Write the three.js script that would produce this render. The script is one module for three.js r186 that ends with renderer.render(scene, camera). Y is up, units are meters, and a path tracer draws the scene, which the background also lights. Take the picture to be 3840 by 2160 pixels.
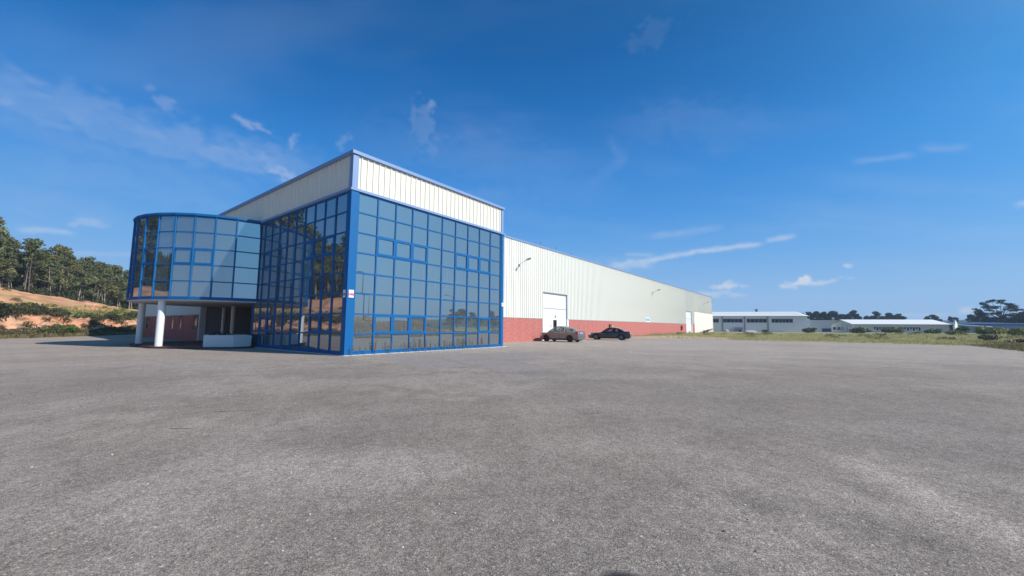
import * as THREE from 'three';
import { mergeGeometries } from 'three/addons/utils/BufferGeometryUtils.js';
import { RoundedBoxGeometry } from 'three/addons/geometries/RoundedBoxGeometry.js';
import { Brush, Evaluator, SUBTRACTION } from 'three-bvh-csg';

// ------------------------------------------------------------------ camera, sky, sun, exposure
const scene = new THREE.Scene();
const camera = new THREE.PerspectiveCamera(72.18, 1024 / 576, 0.1, 3000);
camera.rotation.order = 'YXZ';
camera.position.set(0, 1.45, 0);
camera.rotation.set(0.0969, 0, 0.007);
scene.add(camera);

// the office corner is the origin of the site: X along the sunlit glass front, Z out of that front
const YAW = 0.6554, TURN = Math.PI / 2 - YAW;
const CX = -7.9324, CZ = -18.961;
const AX = [Math.sin(YAW), -Math.cos(YAW)], AZ = [Math.cos(YAW), Math.sin(YAW)];
const site = (X, Y, Z) => new THREE.Vector3(CX + X * AX[0] + Z * AZ[0], Y, CZ + X * AX[1] + Z * AZ[1]);

const SUN_AZ = 17 * Math.PI / 180, SUN_EL = 38 * Math.PI / 180;
const sunSite = [Math.sin(SUN_AZ) * Math.cos(SUN_EL), Math.sin(SUN_EL), Math.cos(SUN_AZ) * Math.cos(SUN_EL)];
const sunDir = new THREE.Vector3(sunSite[0] * AX[0] + sunSite[2] * AZ[0], sunSite[1], sunSite[0] * AX[1] + sunSite[2] * AZ[1]);

// random numbers and noise
function rng(seed) { let a = seed >>> 0; return () => { a = (a + 0x6d2b79f5) | 0; let t = Math.imul(a ^ (a >>> 15), 1 | a); t = (t + Math.imul(t ^ (t >>> 7), 61 | t)) ^ t; return ((t ^ (t >>> 14)) >>> 0) / 4294967296; }; }
const PERM = (() => { const r = rng(77), p = new Float32Array(65536); for (let i = 0; i < 65536; i++) p[i] = r(); return p; })();
const hash2 = (i, j) => PERM[((i & 255) << 8 | (j & 255))];
function vnoise(x, y) {
  const i = Math.floor(x), j = Math.floor(y), fx = x - i, fy = y - j, u = fx * fx * (3 - 2 * fx), v = fy * fy * (3 - 2 * fy);
  const a = hash2(i, j), b = hash2(i + 1, j), c = hash2(i, j + 1), d = hash2(i + 1, j + 1);
  return a + (b - a) * u + (c - a) * v + (a - b - c + d) * u * v;
}
function fbm(x, y, n = 4) { let s = 0, a = 0.5, t = 0; for (let k = 0; k < n; k++) { s += a * vnoise(x, y); t += a; x = x * 2.03 + 17.3; y = y * 2.03 + 5.1; a *= 0.5; } return s / t; }
const smooth = (a, b, x) => { const t = Math.min(1, Math.max(0, (x - a) / (b - a))); return t * t * (3 - 2 * t); };
const lerp = (a, b, t) => a + (b - a) * t;
const clamp = (x, a, b) => Math.min(b, Math.max(a, x));
const lin = (c) => (c /= 255) <= 0.04045 ? c / 12.92 : Math.pow((c + 0.055) / 1.055, 2.4);

// sky: clear summer air, whiter towards the horizon and towards the sun, thin cirrus and small cumulus
function makeSky() {
  const W = 2048, H = 1024, data = new Float32Array(W * H * 4);
  const stops = [[0, 158, 194, 231], [4, 146, 188, 232], [9, 115, 173, 231], [15, 82, 153, 224], [21, 58, 136, 213], [28, 39, 115, 190], [36, 27, 98, 167], [46, 22, 86, 150], [90, 20, 70, 128]].map(([e, ...c]) => [e, ...c.map(lin)]);
  const D = Math.PI / 180, view = -Math.PI / 2; // azimuth of the camera's axis
  // clouds: [azimuth right of the camera, elevation, half width, half height, tilt, strength, roughness]
  const puffs = [
    [36.9, 5.3, 1.53, 0.32, 0, 0.75],
    [36.7, 5.6, 0.63, 0.46, 0, 0.95],
    [38.3, 5.2, 0.85, 0.23, 0, 0.55],
    [35.2, 4.9, 0.84, 0.24, 0, 0.5],
    [40.6, 6.9, 0.37, 0.26, 0, 0.6],
    [40.9, 5.5, 0.30, 0.13, 0, 0.4],
    [39.9, 5.6, 0.24, 0.13, 0, 0.3],
    [28.4, 5.3, 1.42, 0.30, 0.05, 0.6],
    [29.0, 5.5, 0.62, 0.35, 0, 0.5],
    [26.9, 4.3, 1.63, 0.36, 0, 0.45],
    [29.7, 4.0, 1.12, 0.25, 0, 0.35],
    [30.4, 5.1, 0.43, 0.20, 0, 0.35],
    [48.8, 1.7, 0.64, 0.34, 0, 0.5],
    [45.0, 1.5, 0.74, 0.16, 0, 0.3],
    [46.3, 1.4, 1.60, 0.16, 0, 0.2],
    [42.2, 1.4, 0.50, 0.17, 0, 0.25],
    [-31.1, 18.8, 1.60, 0.75, 0, 0.32],
    [-53.5, 19.2, 0.57, 0.42, -0.2, 0.2],
    [-47.5, 9.9, 0.98, 0.54, 0, 0.22],
    [-35.6, 23.5, 0.89, 0.42, -0.5, 0.26],
    [-34.0, 23.4, 1.43, 0.35, -0.3, 0.22],
    [-30.0, 22.7, 0.63, 0.82, 1.2, 0.2],
    [-42.7, 23.2, 0.79, 0.69, 0, 0.14],
    [-44.2, 24.1, 0.35, 0.33, 0, 0.1],
    [-24.0, 23.7, 0.70, 0.76, 0.8, 0.12],
    [-13.2, 27.1, 1.9, 2.4, -0.6, 0.10],
    [-12.1, 29.6, 0.8, 0.7, 0, 0.18],
    [20.5, 36.5, 3.0, 1.2, 0.15, 0.035],
    [21.6, 35.9, 1.6, 0.6, 0.3, 0.035],
  ];
  // streaks: polyline (azimuth, elevation), half width, strength
  const streaks = [
    [[[-55.6, 20.0], [-49.0, 20.0], [-41.4, 19.6], [-28.0, 19.8]], 1.78, 0.17],
    [[[-53.7, 17.6], [-45.9, 16.8], [-34.7, 15.9]], 0.77, 0.07],
    [[[-46.1, 19.3], [-37.3, 19.3], [-31.5, 18.9]], 0.52, 0.06],
    [[[-53.4, 14.3], [-45.8, 15.1], [-35.5, 14.8]], 1.56, 0.07],
    [[[-51.8, 8.4], [-50.1, 8.7], [-48.5, 8.6]], 0.22, 0.34],
    [[[-49.2, 6.7], [-44.2, 7.2]], 0.17, 0.16],
    [[[14.3, 8.6], [17.1, 8.8], [19.5, 8.8]], 0.49, 0.42],
    [[[17.6, 9.0], [22.3, 9.6], [25.4, 10.0], [29.4, 10.2], [32.6, 10.3]], 0.28, 0.45],
    [[[16.2, 10.1], [19.9, 9.9]], 0.19, 0.26],
    [[[33.2, 10.7], [34.7, 10.8], [36.0, 10.9]], 0.24, 0.34],
    [[[19.8, 12.4], [23.8, 12.6], [28.2, 12.9]], 0.36, 0.13],
    [[[41.9, 18.0], [44.0, 17.7], [46.4, 17.4]], 0.24, 0.14],
    [[[47.2, 17.9], [50.0, 17.0]], 0.29, 0.13],
    [[[10.9, 19.9], [14.0, 21.3], [16.0, 23.0], [14.1, 25.9]], 0.7, 0.05],
    [[[15.8, 26.4], [23.3, 26.8], [32.7, 23.6]], 2.27, 0.05],
    [[[52.7, 11.1], [53.3, 11.1]], 0.21, 0.4],
    [[[-22.3, 24.6], [-2.4, 23.6], [12.3, 19.6]], 3.07, 0.04],
    [[[-53.2, 11.6], [-45.5, 11.1]], 1.20, 0.06],
  ];
  for (let j = 0; j < H; j++) {
    const el = ((j + 0.5) / H - 0.5) * Math.PI, e = el / D, y = Math.sin(el), c = Math.cos(el);
    let k = 0; while (k < stops.length - 2 && stops[k + 1][0] < e) k++;
    const t = clamp((e - stops[k][0]) / (stops[k + 1][0] - stops[k][0]), 0, 1);
    const base = [1, 2, 3].map((n) => lerp(stops[k][n], stops[k + 1][n], t));
    for (let i = 0; i < W; i++) {
      const az = ((i + 0.5) / W - 0.5) * 2 * Math.PI, x = Math.cos(az) * c, z = Math.sin(az) * c, o = (j * W + i) * 4;
      const cosS = x * sunDir.x + Math.max(y, 0) * sunDir.y + z * sunDir.z;
      const g = Math.pow(clamp(0.5 + 0.5 * cosS, 0, 1), 11);
      let r0 = base[0] + 0.28 * g, g0 = base[1] + 0.80 * g, b0 = base[2] + 1.15 * g;
      if (e > 0.2 && e < 70) {
        let a = ((az - view) / D + 540) % 360 - 180, cloud = 0;
        if (a > -75 && a < 75) {
          let wa = (fbm(a * 0.9, e * 1.8, 4) - 0.5), wb = (fbm(a * 0.9 + 50, e * 1.8 + 9, 4) - 0.5);
          for (const [pa, pe, w, h, tilt, s] of puffs) {
            let da = a - pa, de = e - pe; if (Math.abs(da) > w * 3 || Math.abs(de) > h * 3 + 1) continue;
            da += wa * w * 2.4; de += wb * h * 2.2 - tilt * da;
            const q = (da / w) ** 2 + (de / h) ** 2 * (de < 0 && pe < 8 ? 1.8 : 1);
            if (q < 2.2) { const tex = fbm(a * 2.6 / w + pa * 7, e * 2.6 / h * 0.6 + pe, 4); cloud = Math.max(cloud, s * smooth(2.0, 0.1, q + (tex - 0.5) * 2.4)); }
          }
          for (const [line, w, s] of streaks) for (let n = 0; n + 1 < line.length; n++) {
            const [a0, e0] = line[n], [a1, e1] = line[n + 1], L = Math.hypot(a1 - a0, e1 - e0), ux = (a1 - a0) / L, uy = (e1 - e0) / L;
            const al = (a - a0) * ux + (e - e0) * uy, ac = -(a - a0) * uy + (e - e0) * ux + wb * w * 1.6;
            if (al < -w * 3 || al > L + w * 3 || Math.abs(ac) > w * 2.4) continue;
            const end = Math.min(n === 0 ? smooth(-w * 2.4, w * 2.4, al) : 1, n + 2 === line.length ? smooth(L + w * 2.4, L - w * 2.4, al) : 1) * (al < 0 && n > 0 || al > L && n + 2 < line.length ? smooth(w * 2, 0, al < 0 ? -al : al - L) : 1);
            const tex = fbm(al * 0.55 / Math.sqrt(w) + n * 9 + a0, ac * 2.2 / w + e0, 4);
            cloud = Math.max(cloud, s * end * smooth(1.9, 0.1, Math.abs(ac) / w) * (0.45 + 1.0 * tex));
          }
        }
        // faint veil everywhere
        const p = 1 / (y + 0.12), veil = fbm(x * p * 1.1 + 3, z * p * 2.6 + 8, 5);
        cloud = Math.min(0.95, cloud + 0.06 * smooth(0.5, 0.85, veil) * smooth(2, 10, e));
        const cl = 0.80 + 0.12 * g, low = smooth(12, 0, e);
        r0 = lerp(r0, cl * lerp(0.86, 0.92, low), cloud); g0 = lerp(g0, cl * lerp(0.92, 0.95, low), cloud); b0 = lerp(b0, cl * 1.02, cloud);
      }
      if (e < 0) { const d = smooth(0, -6, e); r0 = lerp(r0, 0.20, d); g0 = lerp(g0, 0.19, d); b0 = lerp(b0, 0.18, d); }
      data[o] = r0; data[o + 1] = g0; data[o + 2] = b0; data[o + 3] = 1;
    }
  }
  const tex = new THREE.DataTexture(data, W, H, THREE.RGBAFormat, THREE.FloatType);
  tex.mapping = THREE.EquirectangularReflectionMapping; tex.magFilter = THREE.LinearFilter; tex.minFilter = THREE.LinearFilter; tex.needsUpdate = true;
  return tex;
}
const sky = makeSky();
scene.background = sky; scene.environment = sky;

const sun = new THREE.DirectionalLight(new THREE.Color(1.0, 0.945, 0.87), 5);
sun.position.copy(sunDir).multiplyScalar(150); sun.target.position.set(0, 0, -30);
sun.position.add(sun.target.position);
sun.castShadow = true; sun.shadow.mapSize.set(4096, 4096);
Object.assign(sun.shadow.camera, { left: -120, right: 120, top: 120, bottom: -120, near: 1, far: 500 });
scene.add(sun, sun.target);

const renderer = new THREE.WebGLRenderer({ antialias: true });
renderer.setSize(1024, 576);
renderer.toneMapping = THREE.LinearToneMapping;
renderer.toneMappingExposure = 1.0;
scene.fog = new THREE.FogExp2(new THREE.Color().setRGB(0.55, 0.68, 0.85), 0.0004);
renderer.outputColorSpace = THREE.SRGBColorSpace;
renderer.shadowMap.enabled = true;

// ------------------------------------------------------------------ helpers
const used = new Map();
function numbered(n) { const k = used.get(n) ?? 0; used.set(n, k + 1); return k ? `${n}_${String(k).padStart(3, '0')}` : n; }
function tag(o, label, category, group, kind) { if (label) o.userData.label = label; if (category) o.userData.category = category; if (group) o.userData.group = group; if (kind) o.userData.kind = kind; return o; }
function place(o, X, Y, Z, turn = 0) { o.position.copy(site(X, Y, Z)); o.rotation.y = TURN + turn; return o; }
function thing(name, label, category, [X, Y, Z] = [0, 0, 0], turn = 0, group) { const o = new THREE.Group(); o.name = numbered(name); scene.add(o); place(o, X, Y, Z, turn); return tag(o, label, category, group); }
function mesh(name, geo, mat, parent) { const m = new THREE.Mesh(geo, mat); m.name = name; m.castShadow = m.receiveShadow = true; (parent ?? scene).add(m); return m; }
function top(name, geo, mat, label, category, group, kind) { const m = mesh(numbered(name), geo, mat); place(m, 0, 0, 0); return tag(m, label, category, group, kind); }
function copy(src, X, Y, Z, turn, label, scale = 1, sy = scale) { const c = src.clone(); c.name = numbered(src.userData.base ?? src.name); c.userData = { ...src.userData }; scene.add(c); place(c, X, Y, Z, turn); c.scale.set(scale, sy, scale); if (label) c.userData.label = label; return c; }

const box = (w, h, d, x = 0, y = 0, z = 0) => new THREE.BoxGeometry(w, h, d).translate(x, y, z);
const span = (x0, x1, y0, y1, z0, z1) => box(x1 - x0, y1 - y0, z1 - z0, (x0 + x1) / 2, (y0 + y1) / 2, (z0 + z1) / 2);
const cyl = (r0, r1, h, n = 16) => new THREE.CylinderGeometry(r0, r1, h, n);
const merge = (l) => mergeGeometries(l.map((g) => { g = g.index ? g.toNonIndexed() : g; if (!g.attributes.uv) g.setAttribute('uv', new THREE.BufferAttribute(new Float32Array(g.attributes.position.count * 2), 2)); for (const k of Object.keys(g.attributes)) if (!['position', 'normal', 'uv'].includes(k)) g.deleteAttribute(k); return g; }));
function rod(a, b, r, n = 8, r2 = r) { const A = new THREE.Vector3(...a), B = new THREE.Vector3(...b), g = cyl(r2, r, A.distanceTo(B), n); g.applyQuaternion(new THREE.Quaternion().setFromUnitVectors(new THREE.Vector3(0, 1, 0), B.clone().sub(A).normalize())); const m = A.add(B).multiplyScalar(0.5); return g.translate(m.x, m.y, m.z); }
function tris(pos, uv, idx, col) { const g = new THREE.BufferGeometry(); g.setAttribute('position', new THREE.Float32BufferAttribute(pos, 3)); if (uv) g.setAttribute('uv', new THREE.Float32BufferAttribute(uv, 2)); if (col) g.setAttribute('color', new THREE.Float32BufferAttribute(col, 3)); if (idx) g.setIndex(idx); g.computeVertexNormals(); return g; }
// a sheet with a profile (x, z) drawn upwards, flat shaded; uv in metres
function upSheet(profile, y0, y1) {
  const pos = [], uv = [];
  for (let i = 0; i + 1 < profile.length; i++) { const [xa, za] = profile[i], [xb, zb] = profile[i + 1]; pos.push(xa, y0, za, xb, y0, zb, xb, y1, zb, xa, y0, za, xb, y1, zb, xa, y1, za); uv.push(xa, y0, xb, y0, xb, y1, xa, y0, xb, y1, xa, y1); }
  return tris(pos, uv);
}
// a sheet with a profile (y, z) drawn along x
function sideSheet(profile, x0, x1) {
  const pos = [], uv = [];
  for (let i = 0; i + 1 < profile.length; i++) { const [ya, za] = profile[i], [yb, zb] = profile[i + 1]; pos.push(x0, ya, za, x1, ya, za, x1, yb, zb, x0, ya, za, x1, yb, zb, x0, yb, zb); uv.push(x0, ya, x1, ya, x1, yb, x0, ya, x1, yb, x0, yb); }
  return tris(pos, uv);
}
function texture(n, fn, { srgb = false, rx = 1, ry = 1, m = n } = {}) {
  const d = new Uint8Array(n * m * 4);
  for (let j = 0; j < m; j++) for (let i = 0; i < n; i++) { const c = fn(i, j), o = (j * n + i) * 4; d[o] = clamp(c[0], 0, 255); d[o + 1] = clamp(c[1], 0, 255); d[o + 2] = clamp(c[2], 0, 255); d[o + 3] = 255; }
  const t = new THREE.DataTexture(d, n, m, THREE.RGBAFormat); t.wrapS = t.wrapT = THREE.RepeatWrapping; t.magFilter = THREE.LinearFilter; t.minFilter = THREE.LinearMipmapLinearFilter; t.repeat.set(rx, ry); if (srgb) t.colorSpace = THREE.SRGBColorSpace; t.needsUpdate = true; return t;
}
const std = (r, g, b, roughness = 0.8, more = {}) => new THREE.MeshStandardMaterial({ color: new THREE.Color().setRGB(r, g, b), roughness, ...more });
const phys = (r, g, b, roughness = 0.5, more = {}) => new THREE.MeshPhysicalMaterial({ color: new THREE.Color().setRGB(r, g, b), roughness, ...more });
// tileable noise for textures
const tnoise = (() => { const r = rng(5), N = 64, a = new Float32Array(N * N); for (let i = 0; i < N * N; i++) a[i] = r(); return (x, y, p) => { const i = Math.floor(x), j = Math.floor(y), u = x - i, v = y - j, w = (k) => ((k % p) + p) % p, A = (m, n) => a[w(n) % N * N + w(m) % N]; const uu = u * u * (3 - 2 * u), vv = v * v * (3 - 2 * v); return lerp(lerp(A(i, j), A(i + 1, j), uu), lerp(A(i, j + 1), A(i + 1, j + 1), uu), vv); }; })();

// ------------------------------------------------------------------ materials
const M = {};
M.blue = phys(0.004, 0.125, 0.36, 0.55, { specularIntensity: 0.45 });
M.blueTrim = std(0.19, 0.29, 0.49, 0.5);
M.glass = phys(0.33, 0.39, 0.41, 0.012, { transmission: 1, thickness: 0, ior: 3.4, metalness: 0.4, specularColor: new THREE.Color().setRGB(0.8, 0.9, 1.0) });
M.clearGlass = phys(0.42, 0.5, 0.5, 0.02, { transmission: 1, thickness: 0, ior: 1.7 });
M.darkGlass = std(0.012, 0.016, 0.022, 0.08, { metalness: 0.1 });
{
  const wr = texture(512, (i, j) => { const s = tnoise(i / 4, j / 64, 128) * 0.5 + tnoise(i / 16, j / 128, 32) * 0.5, v = 238 + 17 * s; return [v, v, v - 2]; }, { srgb: true, rx: 0.25, ry: 0.1 });
  M.blue.map = wr;
  M.cream = std(0.82, 0.775, 0.66, 0.55, { map: wr });
  M.clad = std(0.85, 0.83, 0.75, 0.5, { map: wr });
  M.white = std(0.80, 0.81, 0.81, 0.5);
  M.peach = std(0.88, 0.76, 0.66, 0.85, { map: wr });
  M.plaster = std(0.72, 0.73, 0.74, 0.8, { map: wr });
}
{
  const r = rng(11), tone = []; for (let k = 0; k < 200; k++) tone.push(0.93 + 0.14 * r());
  const at = (i, j) => { const row = Math.floor(j / 51.2), y = (j % 51.2) / 51.2, x = ((i / 51.2 + (row % 2) * 0.5) % 10 + 10) % 10, col = Math.floor(x), fx = x - col; return [row * 10 + col, fx < 0.045 || y > 0.88]; };
  const map = texture(512, (i, j) => { const [k, joint] = at(i, j), n = tnoise(i / 3, j / 3, 170); return joint ? [160, 96, 90] : [210 * tone[k % 200] * (0.94 + 0.1 * n), 130 * tone[k % 200] * (0.93 + 0.12 * n), 120 * tone[k % 200] * (0.93 + 0.12 * n)]; }, { srgb: true, rx: 1 / 2.4, ry: 1 / 0.9 });
  M.brick = std(0.88, 0.87, 0.86, 0.9, { map });
}
{
  // asphalt: fine worn aggregate, a few white stones
  const N = 1024, r = rng(3), cells = new Float32Array(N * N), stones = new Float32Array(N * N);
  for (let k = 0; k < N * N; k++) cells[k] = r();
  for (let k = 0; k < 7500; k++) { const cx = r() * N | 0, cy = r() * N | 0, R = 0.9 + r() * r() * r() * 3.0, s = 0.5 + 0.6 * r(); for (let y = -4; y <= 4; y++) for (let x = -4; x <= 4; x++) if (x * x + y * y < R * R) stones[((cy + y + N) % N) * N + (cx + x + N) % N] = s; }
  const h = (i, j) => { const c = (a, b) => cells[((b % N) + N) % N * N + ((a % N) + N) % N]; const f = 0.5 * c(i, j) + 0.4 * c(i >> 1, j >> 1) + 0.1 * c((i + 3) >> 2, (j + (i >> 2 & 1)) >> 2); return 0.85 * f + 0.15 * tnoise(i / 8, j / 8, 128); };
  const map = texture(N, (i, j) => { const s = stones[j * N + i]; let v = 180 + (h(i, j) - 0.5) * 210; const w = tnoise(i / 32, j / 32, 32) * 16 - 8; v += w; if (s) v = lerp(v, 255, s * 0.9); return [v + 1, v - 1, v - 1]; }, { srgb: true, rx: 1 / 3.4, ry: 1 / 3.4 });
  const bump = texture(N, (i, j) => { const v = 60 + 150 * h(i, j) + 40 * stones[j * N + i]; return [v, v, v]; }, { rx: 1 / 3.4, ry: 1 / 3.4 });
  M.asphalt = phys(1, 1, 1, 0.95, { specularIntensity: 0.25, map, vertexColors: true, bumpMap: bump, bumpScale: 0.006 });
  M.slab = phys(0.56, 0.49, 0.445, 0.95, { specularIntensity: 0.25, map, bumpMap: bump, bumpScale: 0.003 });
}
M.earth = std(1, 1, 1, 1, { vertexColors: true });
M.leaf = phys(1, 1, 1, 0.75, { vertexColors: true, transmission: 0.22, thickness: 0, ior: 1.3 });
M.bark = std(0.20, 0.155, 0.115, 0.95);
M.paleBark = std(0.33, 0.27, 0.21, 0.9);
M.grass = phys(1, 1, 1, 0.9, { vertexColors: true, transmission: 0.25, thickness: 0, ior: 1.3 });
M.steel = std(0.30, 0.31, 0.31, 0.45, { metalness: 0.7 });
M.grey = std(0.30, 0.30, 0.29, 0.6);
M.dark = std(0.02, 0.021, 0.024, 0.7);
M.rubber = std(0.018, 0.018, 0.019, 0.9);
M.innerWall = std(0.15, 0.15, 0.155, 0.9);
M.interior = std(0.07, 0.07, 0.075, 0.9);
M.interiorDark = std(0.04, 0.04, 0.045, 0.9);
M.redBrick = std(0.11, 0.05, 0.045, 0.9);
M.lineGrey = std(0.35, 0.40, 0.48, 0.5);

// ------------------------------------------------------------------ the ground
// bank: s runs along its foot, u outwards and up
const E0 = [-9.83, -39.85], ES = [0.6, -0.8], EU = [-0.8, -0.6];
const bankXY = (s, u) => [E0[0] + ES[0] * s + EU[0] * u, E0[1] + ES[1] * s + EU[1] * u];
const bankSU = (X, Z) => { const a = X - E0[0], b = Z - E0[1]; return [a * ES[0] + b * ES[1], a * EU[0] + b * EU[1]]; };
function bankHeight(s, u) {
  if (u < 0) return -0.05;
  const cut = 2.0 + 0.25 * Math.sin(s * 0.21) + 0.2 * (vnoise(s * 0.4, 3) - 0.5), foot = 1.5 + 0.7 * vnoise(s * 0.18, 9), H = clamp(6.3 - (s - 33) * 0.085, 3.75, 6.5);
  let y = 0.42 * smooth(0, foot, u) + (cut - 0.42) * smooth(foot - 0.1, foot + 2.0, u);
  y += 1.1 * smooth(4, 9, u);
  y = lerp(y, H, smooth(8, 25, u));
  y += Math.max(0, u - 25) * 0.035;
  const rocky = smooth(foot - 0.2, foot + 0.6, u) * smooth(foot + 3.2, foot + 1.8, u);
  y += (fbm(s * 0.9, u * 0.9, 4) - 0.5) * (0.2 + 0.7 * rocky + 0.5 * smooth(9, 12, u) * smooth(27, 23, u)) * smooth(0, 0.6, u) + rocky * ((fbm(s * 0.55 + 3, u * 4.2, 3) - 0.5) * 0.75 + (fbm(s * 2.6, u * 3.1 + 7, 2) - 0.5) * 0.35) + (fbm(s * 0.25, u * 0.25, 3) - 0.5) * 0.9 * smooth(6, 14, u);
  return y;
}
{
  // asphalt yard
  const inYard = (X, Z) => bankSU(X, Z)[1] < 0.35 + 0.5 * (vnoise(X * 0.7, Z * 0.7) - 0.5) && X < 44.6 + 1.3 * (vnoise(Z * 0.35, 4) - 0.5) + smooth(3, -4, Z) * 6 && Z < 29.3 + 0.8 * (vnoise(X * 0.5, 8) - 0.5);
  const step = 0.21, x0 = -52, x1 = 53, z0 = -64, z1 = 31, nx = Math.ceil((x1 - x0) / step), nz = Math.ceil((z1 - z0) / step);
  const pos = [], uv = [], col = [], id = new Int32Array((nx + 1) * (nz + 1)).fill(-1), idx = [];
  const lines = [ // dusty bands: points, half width, strength
    [[[-10.4, 7.9], [-8.8, 7.05], [-6.6, 7.0], [-2.4, 9.6], [2, 14]], 0.75, 0.32], [[[-10.5, 1.5], [-5.7, -4.8], [-1.5, -1.5], [6, 3.2]], 1.3, 0.22], [[[11, 9], [12.5, 12], [14.5, 18.1], [15.8, 24.5]], 0.8, 0.38], [[[18.1, -0.2], [17.2, 9.8], [21.5, 18.2], [30, 25]], 1.4, 0.3],
    [[[-9.3, 13.6], [-8.6, 13.45], [-7.9, 13.9], [-7.2, 14.6]], 0.6, 0.5], [[[-6, 15.2], [-4.8, 16.0], [-3.3, 16.6], [-1.5, 19.1]], 0.35, 0.2], [[[-4.5, 18.25], [-5.1, 18.5], [-5.7, 18.85], [-6.2, 19.6]], 0.36, 1.0], [[[-5.1, 16.3], [-5.2, 17.6], [-4.7, 18.3]], 0.25, 0.3],
    [[[24, -1], [30, 6], [36, 16], [38, 26]], 1.2, 0.42], [[[16, 2], [20, 10], [27, 20], [34, 28]], 0.4, 0.45], [[[9, 5], [13, 14], [19, 24]], 0.35, 0.38], [[[28, 0], [33, 8], [40, 20]], 0.5, -0.2], [[[14, 3], [17, 12], [24, 24]], 0.35, -0.18], [[[1, 10], [5, 12], [12, 12], [22, 9]], 0.7, 0.16], [[[-9, 10.5], [-6, 11.8], [-3, 15], [-2, 20]], 0.45, 0.15], [[[-20, -20], [-12, -30], [-6, -38]], 1.4, 0.18], [[[-14, -8], [-9, -24], [-2, -44]], 0.7, 0.2], [[[-3, 12.5], [1, 16], [6, 24]], 0.3, -0.14], [[[-1.8, 12.2], [2.2, 15.5], [7.4, 23.6]], 0.3, -0.12],
  ];
  const seg = (X, Z, [a, b], [c, d]) => { const l = (c - a) ** 2 + (d - b) ** 2, t = clamp(((X - a) * (c - a) + (Z - b) * (d - b)) / l, 0, 1); return Math.hypot(X - a - t * (c - a), Z - b - t * (d - b)); };
  const put = (i, j) => {
    const n = j * (nx + 1) + i; if (id[n] >= 0) return id[n];
    const X = x0 + i * step, Z = z0 + j * step;
    let v = 0.455 + 0.09 * (fbm(X * 0.13, Z * 0.13, 4) - 0.5) + 0.07 * (fbm(X * 0.55 + 9, Z * 0.55, 4) - 0.5) + 0.09 * (fbm(X * 1.6, Z * 1.6 + 4, 2) - 0.5), d = 0;
    const rag = fbm(X * 1.1, Z * 1.1, 3) - 0.5, brk = 0.6 + 0.8 * fbm(X * 2, Z * 2, 2);
    for (const [p, w, s] of lines) for (let q = 0; q + 1 < p.length; q++) { const dist = seg(X, Z, p[q], p[q + 1]) + rag * w * 1.6; if (dist < w * 1.6) { const e = s * smooth(w * 1.5, w * 0.1, dist) * brk; d = s > 0 ? Math.max(d, e) : Math.min(d || 0, e); } }
    const patch = smooth(0.50, 0.66, fbm(X * 0.33 + 21, Z * 0.33 + 5, 4)) * smooth(0.34, 0.6, fbm(X * 2.3, Z * 2.3 + 9, 3)); d = Math.max(d, 0.40 * patch); v *= 1 - 0.05 * smooth(0.54, 0.7, fbm(X * 0.5 + 70, Z * 0.5, 3));
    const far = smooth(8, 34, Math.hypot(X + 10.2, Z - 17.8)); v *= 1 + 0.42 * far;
    const edge = smooth(3.5, 0, -bankSU(X, Z)[1]) * 0.4 + smooth(41, 45, X) * 0.5 * (0.5 + vnoise(X, Z));
    d = clamp(d + edge * 0.6, -1, 1);
    const q = Math.abs(d), f = d > 0 ? [0.80, 0.68, 0.575] : [0.22, 0.21, 0.21];
    const warm = 0.02 * (fbm(X * 0.2 + 40, Z * 0.2, 3) - 0.5);
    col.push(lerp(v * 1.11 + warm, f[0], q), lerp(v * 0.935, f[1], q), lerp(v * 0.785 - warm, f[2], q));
    pos.push(X, 0, Z); uv.push(X, Z); return id[n] = pos.length / 3 - 1;
  };
  for (let j = 0; j < nz; j++) for (let i = 0; i < nx; i++) { if (!inYard(x0 + (i + 0.5) * step, z0 + (j + 0.5) * step)) continue; const a = put(i, j), b = put(i + 1, j), c = put(i + 1, j + 1), d = put(i, j + 1); idx.push(a, d, b, b, d, c); }
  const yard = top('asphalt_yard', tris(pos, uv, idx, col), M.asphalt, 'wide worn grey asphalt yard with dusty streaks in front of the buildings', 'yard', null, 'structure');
  // cast patches in front of the glass front
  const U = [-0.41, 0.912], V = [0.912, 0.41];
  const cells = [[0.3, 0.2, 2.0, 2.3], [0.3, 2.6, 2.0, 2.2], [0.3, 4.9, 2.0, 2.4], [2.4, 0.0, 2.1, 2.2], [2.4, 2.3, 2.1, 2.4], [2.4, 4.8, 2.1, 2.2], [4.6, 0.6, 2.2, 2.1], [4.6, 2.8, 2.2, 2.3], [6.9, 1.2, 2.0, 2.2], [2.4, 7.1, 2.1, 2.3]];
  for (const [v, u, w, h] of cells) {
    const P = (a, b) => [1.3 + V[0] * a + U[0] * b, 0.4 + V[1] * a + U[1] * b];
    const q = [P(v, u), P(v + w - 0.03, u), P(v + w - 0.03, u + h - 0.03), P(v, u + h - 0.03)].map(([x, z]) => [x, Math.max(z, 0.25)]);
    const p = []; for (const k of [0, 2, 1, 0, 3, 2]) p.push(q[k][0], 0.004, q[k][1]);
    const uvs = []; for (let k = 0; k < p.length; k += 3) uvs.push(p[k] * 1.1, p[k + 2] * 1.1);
    mesh('patch', tris(p, uvs), M.slab, yard);
  }
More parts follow.
